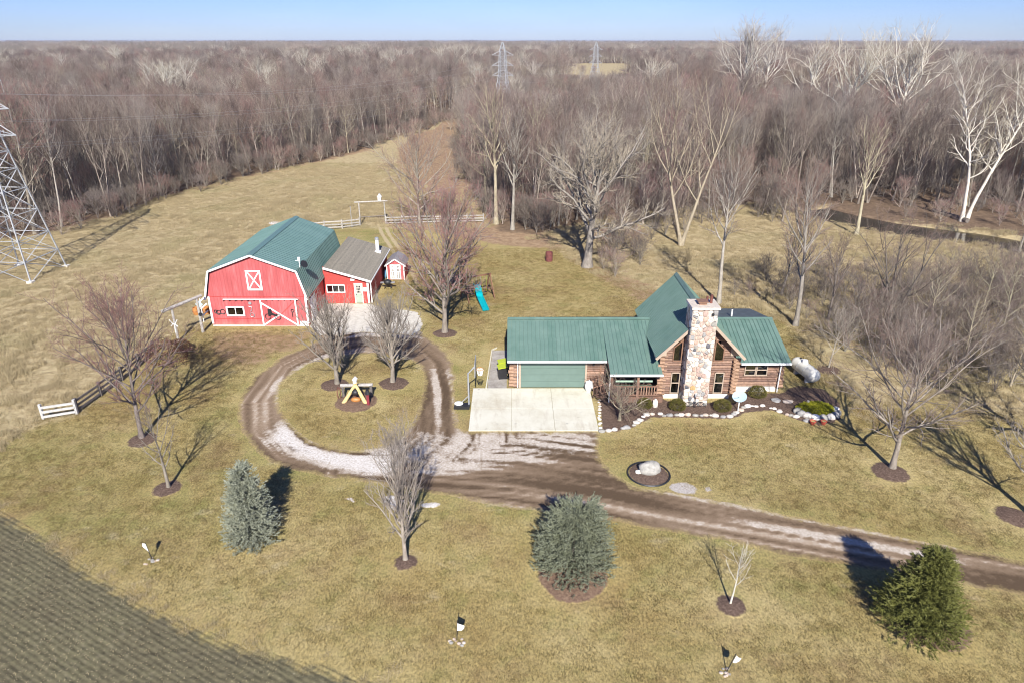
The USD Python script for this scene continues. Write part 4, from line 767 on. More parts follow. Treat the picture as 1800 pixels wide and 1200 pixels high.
# ------------------------------------------------------------------ playground, tripod, barrel, flags
sw = thing('swing_set', 'brown timber swing set with a teal slide behind the maple', 'swing set')
A, B = G(861.5, 520), G(817, 528); A[2] = B[2] = 0; d = unit(A-B); nn = np.array([-d[1], d[0], 0]); hh = 2.35
put(sw, 'beam', MB().bar(A+[0, 0, hh]+d*.15, B+[0, 0, hh]-d*.15, .12, .14), PLAYW)
for E_ in (A, B):
    for s in (-1, 1): put(sw, 'leg', MB().bar(E_+nn*s*1.05, E_+[0, 0, hh-.05]+nn*s*.06, .1, .1, up=d), PLAYW)
    put(sw, 'cross_bar', MB().bar(E_-nn*.7+[0, 0, .8], E_+nn*.7+[0, 0, .8], .06, .1), PLAYW)
for k in range(3):
    q = B+(A-B)*(.3+.24*k); s_w = group_part(sw, 'swing')
    for e in (-.22, .22): put(s_w, 'chain', MB().cyl(q+d*e+[0, 0, .55], q+d*e+[0, 0, hh], .012, .012, 4), YELLOW if k != 1 else STEEL)
    put(s_w, 'seat', MB().bar(q-d*.24+[0, 0, .52], q+d*.24+[0, 0, .52], .18, .05), BLACK)
sl0, sl1 = G(838, 522), G(853, 546); sl0[2] = sl1[2] = 0; sd0 = unit(sl1-sl0); sn = np.array([-sd0[1], sd0[0], 0])
slide = MB(); pr = [sl0+[0, 0, 1.35], sl0+sd0*.45+[0, 0, 1.3], sl0+sd0*1.5+[0, 0, .55], sl1+[0, 0, .16], sl1+sd0*.3+[0, 0, .14]]
for a, b in zip(pr[:-1], pr[1:]):
    slide.quadslab(a-sn*.3, b-sn*.3, b+sn*.3, a+sn*.3, .04)
    for s in (-1, 1): slide.bar(a+sn*s*.3+[0, 0, .06], b+sn*s*.3+[0, 0, .06], .05, .16)
put(sw, 'slide', slide, TEAL); put(sw, 'slide_ladder', MB().bar(sl0-sd0*.35-sn*.25, sl0+[0, 0, 1.3]-sn*.25, .05, .08, up=sn).bar(sl0-sd0*.35+sn*.25, sl0+[0, 0, 1.3]+sn*.25, .05, .08, up=sn), PLAYW)
tp_ = thing('log_tripod', 'peeled log tripod with hanging black kettle in the driveway island', 'log tripod', at(625, 707))
apx = np.array([0, .45, 1.25])
for a in ((-.85, -.15, 0), (.8, -.2, 0), (.05, 1.1, 0)): a = np.array(a); put(tp_, 'pole', MB().cyl(a, apx+(apx-a)*.12, .15, .1, 9), YLOG)
put(tp_, 'kettle', (icos(2)[0]*[.3, .3, .26]+[0, .3, .72], icos(2)[1]), BLACK, smooth=True); put(tp_, 'chain', MB().cyl((0, .35, .9), (0, .42, 1.25), .015, .015, 4), BLACK)
put(tp_, 'lantern', MB().box(-.12, .12, .32, .56, 1.42, 1.68).prism([(-.17, 1.67), (.17, 1.67), (0, 1.84)], (0, .26, 0), (1, 0, 0), (0, 0, 1), (0, .36, 0)), WHITE)
o = thing('log_rail', 'weathered log rail on short posts behind the log tripod', 'rail', at(626, 702))
put(o, 'rail', MB().cyl((-1.15, .45, .95), (1.2, .5, .98), .13, .12, 8), GREYW)
for x in (-1.0, 1.05): put(o, 'post', MB().cyl((x, .45, 0), (x, .45, .95), .1, .1, 8), DARKW)
put(o, 'wheel', MB().path([(-1.25+.12*math.cos(q), .15, .45+.5*math.sin(q)) for q in np.linspace(0, 2*np.pi, 15)], .03, 5), RUST_)
o = thing('orange_bowl', 'orange pumpkin shaped bowl under the log tripod', 'bowl', at(626, 706)); put(o, 'bowl', (icos(2)[0]*[.36, .2, .2]+[0, 0, .2], icos(2)[1]), ORANGE, smooth=True); put(o, 'stalk', MB().cyl((0, 0, .38), (.03, 0, .5), .03), RUST_)
o = thing('red_lantern_post', 'dark red post with black hood right of the log tripod', 'post', at(648, 712)); put(o, 'post', MB().box(-.09, .09, -.07, .07, 0, .95), plain('dark_red_paint', (.22, .03, .04), .6)); put(o, 'hood', MB().cyl((0, 0, .95), (0, 0, 1.25), .2, .12, 8), BLACK)
br = thing('burn_barrel', 'rusty red burn barrel at the edge of the back lawn', 'barrel', at(965, 459)); v = trimesh.creation.revolve(np.array([(0, 0), (.42, 0), (.43, .45), (.45, .46), (.43, .5), (.43, 1.1), (.39, 1.1), (.38, .4), (0, .4)]), sections=18); put(br, 'drum', (v.vertices, v.faces), plain('red_rust_drum', (.15, .045, .04), .75, .35, 5), smooth=40); put(br, 'ash', MB().cyl((0, 0, .4), (0, 0, .55), .38, .36, 12), DARKW)
for px, py, dz, lean, fl, lab in ((268, 983, 1.05, (-.14, 0), [(0, .98), (-.16, 1.0), (-.2, .82), (.06, .6), (.06, .56), (0, .5)], 'leftmost small white garden flag on a dark stake by the crop field'), (803, 1124, 1.15, (.06, 0), [(0, .86), (.32, .74), (.3, .6), (.2, .5), (.05, .5), (0, .5)], 'small white notched garden flag on a dark stake at centre of front lawn'), (1276, 1181, 1.0, (.3, .05), [(.02, .98), (.14, .86), (.28, .82), (.26, .66), (.16, .56), (.02, .6)], 'white pennant garden flag on a leaning dark stake right of centre front lawn')):
    o = thing('garden_flag', lab, 'garden flag', at(px, py)); tip = np.array([lean[0], lean[1], dz])
    put(o, 'stake', MB().cyl((0, 0, -.05), tip, .022, .02, 6), BLACK)
    put(o, 'flag', MB().prism([(x+tip[0]*z/dz, z*dz) for x, z in fl], (0, -.02, 0), (1, 0, 0), (0, 0, 1), (0, .015, 0)), WHITE)
    for k in range(9): q = RFn.uniform(0, 6.28); r = RFn.uniform(.05, .33); v, f = rock(RFn, *(RFn.uniform(.045, .085)*np.array([1.2, 1, .6]))); put(o, 'base_stone', (v+[r*math.cos(q), r*math.sin(q)-.1, 0], f), STONES[[8, 2, 9][k % 3]])

# ------------------------------------------------------------------ steel pylons and their cables
def pylon(name, label, loc, rz, hgt=23.6, arm=2.9, group='pylons of the power line', w0=3.3, t=.09, sc=1):
    p = thing(name, label, 'pylon', loc, rz, group, scale=None if sc == 1 else (sc, sc, sc)); zs = [0, 2.2, 4.4, 7.0, 9.4, 11.5, 13.3, 14.9, 16.3, 17.6, 18.8, 20.0, 21.3, 22.5, hgt]
    wd = lambda z: np.interp(z, [0, 14.9, 21.3, hgt], [w0, 1.05, .75, .12]); C = [(-1, -1), (1, -1), (1, 1), (-1, 1)]
    for a, b in C: put(p, 'leg', MB().path([np.array([a*wd(z), b*wd(z), z]) for z in zs], t*1.05, 4), STEEL)
    mb = MB()
    for k in range(len(zs)-1):
        z0, z1 = zs[k], zs[k+1]
        for q in range(4):
            (a, b), (c, d) = C[q], C[(q+1) % 4]; P = lambda a, b, z: np.array([a*wd(z), b*wd(z), z])
            mb.cyl(P(a, b, z0), P(c, d, z1), t*.6, t*.6, 3); mb.cyl(P(c, d, z0), P(a, b, z1), t*.6, t*.6, 3)
            if k: mb.cyl(P(a, b, z0), P(c, d, z0), t*.6, t*.6, 3)
    put(p, 'lattice', mb, STEEL)
    for z in (15.0, 17.6, 20.3):
        for s in (-1, 1):
            mb = MB(); tip = np.array([s*arm, 0, z+.05]); w = wd(z)
            for b in (-1, 1): mb.cyl((s*w, b*w, z), tip, t*.7, t*.7, 3); mb.cyl((s*w, b*w, z+1.1), tip, t*.7, t*.7, 3)
            mb.cyl((s*(w+arm)/2, 0, z), (s*(w+arm)/2, 0, z+.6), t*.5, t*.5, 3); put(p, 'cross_arm', mb, STEEL)
            put(p, 'insulator', MB().path([tip+[0, 0, -.2*k] for k in range(7)], .05, 5), DARKW)
    put(p, 'footing', MB().box(-w0-.3, -w0+.3, -w0-.3, -w0+.3, -.2, .25).box(w0-.3, w0+.3, -w0-.3, -w0+.3, -.2, .25).box(-w0-.3, -w0+.3, w0-.3, w0+.3, -.2, .25).box(w0-.3, w0+.3, w0-.3, w0+.3, -.2, .25), FOUND)
    return p
T1 = np.array([-54.7, 73.2, 0]); T2 = np.array([-2.6, 205.0, 0]); T3 = np.array([36.5, 322.0, 0]); T4 = np.array([84, 520.0, 0])
dr12 = math.degrees(math.atan2((T2-T1)[1], (T2-T1)[0]))-90
pylon('power_pylon', 'large steel lattice pylon in the pasture at the left edge of the picture', T1, -4, w0=2.9, arm=3.6, t=.08)
pylon('power_pylon', 'steel lattice pylon rising from the woods beyond the grass clearing', T2, dr12+6, t=.075, arm=3.1)
pylon('power_pylon', 'far pale pylon standing against the straw coloured clearing in the woods', T3, dr12, t=.075)
T0 = T1-(T2-T1)
for (P, Q, r1, r2, sp_) in ((T1, T2, -4, dr12+6, 'between the nearest and the second pylon'), (T2, T3, dr12+6, dr12, 'between the second and the third pylon'), (T0, T1, dr12, -4, 'leaving the nearest pylon out of the picture')):
    for z in (15.0, 17.6, 20.3):
        for s in (-1, 1):
            e = lambda T, r: T+np.array([s*3.2*math.cos(math.radians(r)), s*3.2*math.sin(math.radians(r)), z-1.2]); a, b = e(P, r1), e(Q, r2)
            pts = [a+(b-a)*k-[0, 0, 4*3.0*k*(1-k)] for k in np.linspace(0, 1, 13)]
            if P is T0: pts = pts[-5:]
            put(W_, 'power_cable', MB().path(pts, .009, 3), GREYM, f"{ {15.0: 'lowest', 17.6: 'middle', 20.3: 'top'}[z]} thin grey cable on the {'left' if s < 0 else 'right'} arms {sp_}", 'cable', 'cables of the power line')

# ------------------------------------------------------------------ bare trees, grown branch by branch
def tubes(P, Rr, sides):
    """P (n, k, 3) polylines with radii Rr (n, k) as tapered tubes: vertices, faces, normals"""
    n, k, _ = P.shape; T = np.gradient(P, axis=1); T /= np.linalg.norm(T, axis=2, keepdims=True)+1e-12
    a = np.where(np.abs(T[:, :1, 2:]) < .85, [0, 0, 1.0], [1.0, 0, 0]); U = np.cross(T, np.broadcast_to(a, T.shape)); U /= np.linalg.norm(U, axis=2, keepdims=True)+1e-12
    V = np.cross(T, U); t = np.arange(sides)*2*np.pi/sides
    N = np.cos(t)[None, None, :, None]*U[:, :, None]+np.sin(t)[None, None, :, None]*V[:, :, None]
    v = (P[:, :, None]+N*Rr[:, :, None, None]).reshape(-1, 3)
    b = (np.arange(n)*k*sides)[:, None, None]; i = (np.arange(k-1)*sides)[None, :, None]; j = np.arange(sides)[None, None]; j2 = (j+1) % sides
    f = np.stack([np.stack([b+i+j, b+i+j2, b+i+sides+j2], -1), np.stack([b+i+j, b+i+sides+j2, b+i+sides+j], -1)], -2).reshape(-1, 3)
    return v, f, N.reshape(-1, 3)
def cones(P, Rr):
    """straight twigs as three-sided spikes"""
    n = len(P); a, b = P[:, 0], P[:, -1]; T = b-a; T /= np.linalg.norm(T, axis=1, keepdims=True)+1e-12
    U = np.cross(T, np.where(np.abs(T[:, 2:]) < .85, [0, 0, 1.0], [1.0, 0, 0])); U /= np.linalg.norm(U, axis=1, keepdims=True)+1e-12; V = np.cross(T, U)
    N = np.stack([U, -.5*U+.866*V, -.5*U-.866*V], 1); v = np.concatenate([a[:, None]+N*Rr[:, :1, None], b[:, None]], 1)
    i = np.arange(n)[:, None, None]*4; f = (i+np.array([[0, 1, 3], [1, 2, 3], [2, 0, 3]])).reshape(-1, 3)
    return v.reshape(-1, 3), f, np.concatenate([N, T[:, None]], 1).reshape(-1, 3)
def join(*parts):
    v, f, n, o = [], [], [], 0
    for a, b, c in parts: v.append(a); f.append(b+o); n.append(c); o += len(a)
    return np.vstack(v), np.vstack(f), np.vstack(n)
def grow(rg, base, dirs, length, k, up, wob):
    P = [base]; d = dirs; st = (length/(k-1))[:, None]
    for _ in range(k-1):
        d = d+rg.normal(0, wob, d.shape)+np.array([0, 0, up]); d = d/np.linalg.norm(d, axis=1, keepdims=True); P.append(P[-1]+d*st)
    return np.stack(P, 1)
def children(rg, P, Rr, per, s0, s1, ang, up, k, wob, lf, length, rf, rmin, shape=1.0):
    n, kk, _ = P.shape; m_ = n*per; src = np.repeat(np.arange(n), per)
    s = (np.tile((np.arange(per)+.5)/per, n)+rg.uniform(-.5, .5, m_)/per)*(s1-s0)+s0
    q = np.clip(s*(kk-1), 0, kk-1.001); i = q.astype(int); w = (q-i)[:, None]
    base = P[src, i]*(1-w)+P[src, i+1]*w; d = P[src, i+1]-P[src, i]; d /= np.linalg.norm(d, axis=1, keepdims=True)
    r = Rr[src, i]*(1-w[:, 0])+Rr[src, i+1]*w[:, 0]
    x = rg.normal(0, 1, (m_, 3)); x -= (x*d).sum(1, keepdims=True)*d; x[:, 2] += .25; x /= np.linalg.norm(x, axis=1, keepdims=True)
    a = np.radians(rg.uniform(*ang, m_))[:, None]; dd = d*np.cos(a)+x*np.sin(a)
    L = length[src]*lf*(1-.55*s*shape)*rg.uniform(.65, 1.25, m_); C = grow(rg, base, dd, L, k, up, wob)
    r0 = np.maximum(np.minimum(r*rf, L*.05), rmin); taper = np.linspace(1, .35, k)
    return C, r0[:, None]*taper, L
def tree(seed, H, R, r0, first=.25, n1=20, a0=65, a1=25, up=.10, n2=9, n3=9, n4=4, straight=.9, wob=.09, lean=(0, 0), twig=1.0, lp=.8, stems=1, low=1.0, sides=7, up2=.06, thick=1.0, bend=.02):
    """returns (wood, twigs): two meshes. R crown radius; first: where the limbs start; a0, a1: limb angle from upright at the bottom and the top"""
    rg = np.random.default_rng(seed); K = 12
    tr = []
    for s in range(stems):
        d = np.array([[lean[0]/H, lean[1]/H, 1.0]])+([[.0, 0, 0]] if stems == 1 else [[.22*math.cos(s*6.28/stems+seed), .22*math.sin(s*6.28/stems+seed), 0]]); d /= np.linalg.norm(d)
        tr.append(grow(rg, np.array([[.0, 0, 0]]), d, np.array([H*straight]), K, .0, bend)[0])
    TP = np.stack(tr); t = np.linspace(0, 1, K); TR = r0*(1-.88*t**.9)*np.ones((stems, 1))/math.sqrt(stems); TR[:, 0] *= 1.45; TP[:, 0, 2] -= .15
    m_ = n1; s = first+(1-first)*((np.arange(m_)+rg.uniform(0, .8, m_))/m_)**lp; s = np.clip(s, 0, .985); src = rg.integers(0, stems, m_)
    q = np.clip(s*(K-1), 0, K-1.001); i = q.astype(int); w = (q-i)[:, None]; base = TP[src, i]*(1-w)+TP[src, i+1]*w
    az = np.arange(m_)*2.39996+rg.uniform(-.5, .5, m_)+seed; rel = (s-first)/(1-first); an = np.radians(a0+(a1-a0)*rel**.8+rg.normal(0, 5, m_))
    dd = np.stack([np.cos(az)*np.sin(an), np.sin(az)*np.sin(an), np.cos(an)], 1)
    prof = np.sqrt(np.clip(1-((rel-.30)/.72)**2, .08, 1)); prof = np.where(rel < .3, low+(1-low)*rel/.3, prof)
    L = R*prof/np.maximum(np.sin(an), .38)*rg.uniform(.8, 1.15, m_); L = np.minimum(L, (H*1.0-base[:, 2])/np.maximum(np.cos(an)*.95, .3)*1.05+.4)
    L1 = grow(rg, base, dd, L, 8, up, wob); rr = TR[src, i]*(1-w[:, 0])+TR[src, i+1]*w[:, 0]
    R1 = np.clip(np.minimum(rr*.62, L*.03*thick), .014*twig, None)[:, None]*np.linspace(1, .3, 8)
    P2, R2, LL2 = children(rg, L1, R1, n2, .18, 1.0, (28, 60), up2, 5, wob*1.1, .46, L, .62, .010*twig)
    P3, R3, LL3 = children(rg, P2, R2, n3, .12, 1.0, (25, 60), .05, 3, .12, .48, LL2, .6, .0065*twig)
    parts = [tubes(P3, R3, 3) if n4 else cones(P3, R3)]
    if n4: P4, R4, _ = children(rg, P3, R3, n4, .1, 1.0, (20, 55), .03, 2, .1, .55, LL3, .7, .0045*twig); parts.append(cones(P4, R4*1.25))
    wood = join(tubes(TP, TR, sides+2), tubes(L1, R1, 5), tubes(P2, R2, 3))
    return wood, join(*parts)
def bark(name, lo, hi, twig=0, isl=.18):
    m = Mat(); n = m.noise(5, m.scaled((1, 1, .35)), 5, .65); r = m.n('object_info').random
    c = m.ramp(n, [(.3, lo), (.68, hi)]); c = m.n('hsv', color=c, value=m.rng(r, 0, 1, 1-isl, 1+isl), hue=m.rng(m.math('fraction', m.math('multiply', r, 7.0)), 0, 1, .488, .512)).color
    if twig: q = m.noise(.016, detail=3, rough=.6); c = m.mix(1.0, c, m.ramp(q, [(.32, (.78, .72, .76)), (.48, (1, 1, 1)), (.60, (1.12, 1.0, .98)), (.72, (1.3, 1.28, 1.15))]), 'multiply')
    return m.done(name, m.bsdf(base_color=c, roughness=.9, specular_ior_level=.2))
BK_GREY = bark('grey_bark', (.17, .145, .115), (.34, .30, .245)); BK_TAN = bark('greenish_tan_bark', (.24, .205, .135), (.42, .37, .26)); BK_DARK = bark('dark_bark', (.09, .075, .065), (.20, .17, .145))
BK_WHITE = bark('white_sycamore_bark', (.40, .355, .275), (.66, .62, .53)); BK_OLD = bark('old_pale_bark', (.21, .185, .15), (.40, .365, .31)); BK_FOR = bark('woodland_bark', (.19, .155, .12), (.43, .37, .30), isl=.4)
TW_GREY = bark('grey_twig', (.20, .165, .14), (.33, .28, .24)); TW_RED = bark('reddish_twig', (.21, .115, .10), (.33, .19, .165)); TW_PUR = bark('purple_brown_twig', (.125, .090, .077), (.235, .178, .152), 1, isl=.42); TW_TAN = bark('tan_twig', (.30, .25, .18), (.46, .40, .31)); TW_DARK = bark('dark_twig', (.10, .075, .06), (.19, .145, .12))
def plant(name, label, cat, loc, wood, twigs, bk, tw, rz=0, group=None):
    p = thing(name, label, cat, loc, rz, group); put(p, 'trunk', wood, bk); put(p, 'crown', twigs, tw); return p
def yard(name, label, px, py, ty, wpx, seed, bk, tw, r0=.16, R=None, **k):
    g = G(px, py); dist = math.hypot(g[1], 24); Ht = k.pop('H', None) or PY(px, ty, g[1])[2]; Rr = R or wpx/2*dist/1200
    k.setdefault('thick', .72); k.setdefault('twig', .85)
    return plant(name, label, 'tree', (g[0], g[1], float(gz(g[0], g[1])[0])), *tree(seed, Ht, Rr, r0, **k), bk, tw)
VASE = dict(first=.16, n1=34, a0=34, a1=8, up=.045, lp=1.0, n2=8, n3=8, n4=3, up2=.12)
yard('yard_tree', 'left of two grey bare trees on the driveway island, behind the log tripod', 593, 675, 540, 105, 1, BK_GREY, TW_GREY, .19, **{**VASE, 'a0': 42})
yard('yard_tree', 'right of two grey bare trees on the driveway island, twigs sweeping right', 690, 672, 542, 120, 2, BK_GREY, TW_GREY, .19, lean=(.5, .2), **{**VASE, 'a0': 44})
yard('yard_tree', 'tall reddish maple with a mulch ring beside the swing set', 782, 585, 350, 185, 3, BK_GREY, TW_RED, .25, first=.16, n1=40, a0=60, a1=20, up=.045, n2=9, n3=10, n4=4, twig=1.1)
yard('yard_tree', 'bare reddish-grey tree at the back fence behind the tall maple', 738, 398, 240, 125, 4, BK_GREY, TW_RED, .22, first=.15, n1=34, a0=60, a1=20, up=.05, n2=9, n3=8, n4=4)
yard('yard_tree', 'young vase-shaped bare tree in a small mulch ring on the front lawn', 713, 984, 772, 100, 5, BK_GREY, TW_GREY, .12, **VASE)
yard('yard_tree', 'wide bare purple-grey tree beside the dark pasture fence', 250, 770, 545, 215, 6, BK_DARK, TW_RED, .16, first=.2, n1=32, a0=66, a1=22, up=.035, n2=10, twig=1.0, lean=(-.5, .5))
yard('yard_tree', 'small sparse bare tree left of the blue spruce', 297, 857, 730, 90, 7, BK_GREY, TW_DARK, .11, first=.25, n1=15, a0=58, a1=20, n2=6, n3=5, n4=3)
yard('yard_tree', 'spreading pale-trunked bare tree in a mulch ring on the right lawn', 1568, 823, 590, 270, 8, BK_GREY, TW_PUR, .18, first=.2, n1=30, a0=68, a1=22, up=.04, n2=10, n3=9, n4=4, wob=.13)
yard('yard_tree', 'bare tree beyond the right edge whose branch shadow falls across the lawn', 1813, 905, 700, 200, 9, BK_GREY, TW_GREY, .2, first=.2, n1=22, a0=58, a1=18)
yard('yard_tree', 'bare tree beyond the right edge standing nearer the right thicket', 1840, 790, 560, 230, 10, BK_GREY, TW_GREY, .24, first=.2, n1=22, a0=58, a1=18)
yard('sapling', 'young white-barked sapling in a mulch ring on the front lawn', 1283, 1062, 975, 62, 11, BK_WHITE, TW_TAN, .055, first=.35, n1=11, a0=45, a1=22, n2=5, n3=4, n4=2, lean=(.35, 0))
yard('ornamental_tree', 'low twisted ornamental tree in the mulch bed beside the concrete pad', 1089, 738, 676, 118, 12, BK_TAN, TW_PUR, .13, first=.3, n1=18, a0=72, a1=40, up=.03, straight=.55, wob=.2, n2=9, n3=8, n4=3)
yard('sapling', 'slender young bare tree on the lawn behind the propane tank', 1456, 647, 560, 85, 13, BK_GREY, TW_GREY, .08, first=.3, n1=18, a0=55, a1=18, n2=7, n3=7, n4=3)
yard('yard_tree', 'tall pale-trunked tree at the meadow edge right of the house', 1398, 572, 300, 110, 14, BK_OLD, TW_PUR, .23, first=.28, n1=22, a0=55, a1=22)
yard('yard_tree', 'tall slim pale trunk rising straight behind the stone chimney', 1263, 533, 280, 100, 15, BK_OLD, TW_PUR, .22, first=.45, n1=20, a0=50, a1=20)
yard('yard_tree', 'many-stemmed dark bare tree in the meadow before the creek', 1557, 582, 385, 125, 16, BK_DARK, TW_PUR, .26, first=.3, n1=18, a0=42, a1=18, up=.06, stems=3, n2=8, n3=8)
yard('yard_tree', 'small dark bare tree in the meadow left of the many-stemmed tree', 1455, 565, 425, 70, 17, BK_DARK, TW_PUR, .16, first=.3, n1=16, a0=50, a1=20, n2=7)
yard('yard_tree', 'dark leaning bare tree with old leaves in the meadow', 1372, 520, 390, 85, 18, BK_DARK, TW_PUR, .16, first=.25, n1=18, a0=55, a1=20, lean=(2, 1))
yard('old_oak', 'massive old pale oak with gnarled spreading limbs behind the lawn', 1032, 469, 232, 205, 19, BK_OLD, TW_TAN, .55, first=.24, n1=26, a0=72, a1=22, up=.06, wob=.2, n2=10, n3=9, n4=4, lean=(1.2, .3), low=1.1, straight=.78)
yard('wood_edge_tree', 'tall tan-trunked tree at the wood edge right of the fence end', 872, 394, 165, 90, 20, BK_TAN, TW_PUR, .34, first=.42, n1=22, a0=42, a1=16, up=.07)
yard('wood_edge_tree', 'pale straight tree at the wood edge left of the old oak', 901, 404, 205, 75, 21, BK_OLD, TW_PUR, .28, first=.4, n1=22, a0=42, a1=16)
yard('wood_edge_tree', 'tall forked greenish-barked tree behind the house roof', 1197, 431, 150, 130, 22, BK_TAN, TW_PUR, .36, first=.3, n1=24, a0=42, a1=14, stems=2, up=.06)
yard('wood_edge_tree', 'straight tan trunk on the near bank of the creek', 1505, 413, 225, 90, 23, BK_TAN, TW_PUR, .26, first=.4, n1=20, a0=48, a1=20)
yard('wood_edge_tree', 'slim pale tree on the creek bank at the right edge', 1790, 445, 300, 60, 24, BK_OLD, TW_PUR, .16, first=.4, n1=16, a0=48, a1=20)
yard('wood_edge_tree', 'thin white-barked trunk leaning left at the left wood edge', 152, 374, 235, 50, 25, BK_WHITE, TW_GREY, .13, first=.5, n1=14, a0=50, a1=20, lean=(-2.5, 0))
yard('wood_edge_tree', 'feathery pale grey tree standing clear of the left wood edge', 285, 345, 190, 62, 26, BK_OLD, TW_GREY, .16, first=.12, n1=40, a0=62, a1=20, n2=8, n3=7)
yard('wood_edge_tree', 'tan trunk with open branches in front of the left wood', 388, 300, 200, 55, 27, BK_TAN, TW_PUR, .18, first=.4, n1=16, a0=50, a1=20)
yard('wood_edge_tree', 'mossy green-stemmed tree in the middle of the left wood edge', 240, 310, 190, 70, 28, BK_TAN, TW_PUR, .22, first=.3, n1=18, a0=32, a1=15, stems=3)
SYC = dict(n2=10, n3=8, n4=4, wob=.21, up=.07, thick=.62, up2=.10, bend=.05)
yard('sycamore', 'white sycamore leaning left, one of the pair on the far creek bank', 1690, 389, 95, 95, 31, BK_WHITE, TW_TAN, .27, first=.3, n1=24, a0=55, a1=25, lean=(-.6, 0), **SYC)
yard('sycamore', 'white sycamore leaning right, one of the pair on the far creek bank', 1698, 389, 100, 110, 32, BK_WHITE, TW_TAN, .27, first=.3, n1=24, a0=55, a1=25, lean=(2.6, 0), **SYC)
yard('sycamore', 'white sycamore with arching limbs leaning right in the right woods', 1440, 288, 72, 130, 33, BK_WHITE, TW_TAN, .5, first=.35, n1=24, a0=50, a1=22, lean=(5, 0), **SYC)
yard('sycamore', 'broad tan-crowned sycamore fanning out in the right woods', 1563, 295, 78, 190, 34, BK_WHITE, TW_TAN, .5, first=.35, n1=32, a0=60, a1=20, **SYC)
yard('sycamore', 'tallest white sycamore breaking the skyline in the right woods', 1300, 232, 50, 110, 35, BK_WHITE, TW_GREY, .5, first=.35, n1=28, a0=45, a1=18, **SYC)
yard('sycamore', 'white sycamore just right of the tallest one in the right woods', 1332, 225, 62, 95, 36, BK_WHITE, TW_GREY, .45, first=.35, n1=24, a0=48, a1=20, lean=(3, 0), **SYC)
yard('sycamore', 'white-limbed sycamore between the tallest and the arching one', 1400, 262, 80, 90, 37, BK_WHITE, TW_TAN, .42, first=.35, n1=22, a0=48, a1=20, **SYC)

# ------------------------------------------------------------------ the woods
RF = np.random.default_rng(77)
protos = stage.CreateClassPrim('/World/Prototypes')
def proto(name, wood, twigs, bk, tw):
    p = f'/World/Prototypes/{name}'; UsdGeom.Xform.Define(stage, p); put(p, 'trunk', wood, bk); put(p, 'crown', twigs, tw); return p
FT = []
for k in range(8):
    Ht = 13.0; a = [dict(first=.36, n1=22, a0=40, a1=14), dict(first=.45, n1=20, a0=44, a1=16), dict(first=.3, n1=24, a0=36, a1=12, stems=2), dict(first=.33, n1=20, a0=70, a1=32) if k == 3 else dict(first=.5, n1=14, a0=42, a1=12)][k % 4]
    FT.append((tree(200+k, Ht, [2.4, 2.9, 2.7, 3.8, 2.2, 3.0, 2.6, 2.0][k], .15, n2=8, n3=8, n4=3, twig=1.15, thick=1.25, lean=(RF.normal(0, .7), RF.normal(0, .7)), up=.06, wob=.11, sides=5, **a), [BK_FOR, BK_GREY, BK_FOR, BK_TAN, BK_FOR, BK_DARK, BK_FOR, BK_OLD][k], [TW_PUR, TW_PUR, TW_GREY, TW_PUR, TW_RED, TW_PUR, TW_PUR, TW_GREY][k]))
FP_ = [proto(f'woodland_tree_{chr(97+k)}', *t, bk, tw) for k, (t, bk, tw) in enumerate(FT)]
SW = [(tree(300+k, 22.0, 6.0, .4, first=.35, n1=22, a0=52, a1=22, n2=9, n3=7, n4=3, wob=.2, up=.06, twig=1.2, thick=.75, sides=5), BK_WHITE, TW_TAN) for k in range(2)]
SP_ = [proto(f'white_tree_{chr(97+k)}', *t, bk, tw) for k, (t, bk, tw) in enumerate(SW)]
taken = [tuple(G(*q)[:2]) for q in ((152, 374), (285, 345), (388, 300), (240, 310), (1690, 389), (1440, 288), (1563, 295), (1300, 232), (1332, 225), (1400, 262))]
CORR = LineString([T2[:2], T3[:2], (95, 560)])
def spots(d0, d1, sp, jit=.45, margin=1.12):
    w = d1*.78*margin+20; xs, ys = np.meshgrid(np.arange(-w, w, sp), np.arange(max(d0, 20), d1, sp)); x = xs.ravel()+RF.uniform(-jit, jit, xs.size)*sp; y = ys.ravel()+RF.uniform(-jit, jit, xs.size)*sp
    k = (np.hypot(x*.6, y) >= d0) & (np.hypot(x*.6, y) < d1) & (abs(x) < .76*margin*y+18); x, y = x[k], y[k]
    k = ~shapely.contains_xy(OPEN, x, y) & ~shapely.contains_xy(CLEAR, x, y); x, y = x[k], y[k]
    p = shapely.points(x, y); k = shapely.distance(CREEK, p) > 5.5
    if d0 < 700: k &= shapely.distance(CORR, p) > np.where(y > 330, 9, 5)
    return x[k], y[k]
def height_at(x, y):
    n = meshkit.fbm(np.stack([x*.012, y*.012, 0*x], -1), 3); h = 12.2+6.5*(n-.45)+RF.normal(0, 1.9, len(x))
    return np.clip(h+np.where((x > 25) & (y < 260), 1.0, 0), 7, 18.5)
x, y = spots(40, 205, 4.1); o = np.argsort(np.hypot(x, y)); x, y = x[o], y[o]; h = height_at(x, y)
sl = np.where(abs(x-(-2+ (y-100)*.05)) < 16, 1, 0); h = np.where((sl == 1) & (y > 98) & (y < 200), np.minimum(h, 24-y*.075+.5), h)
z = gz(x, y); near_n = 0; rest = []
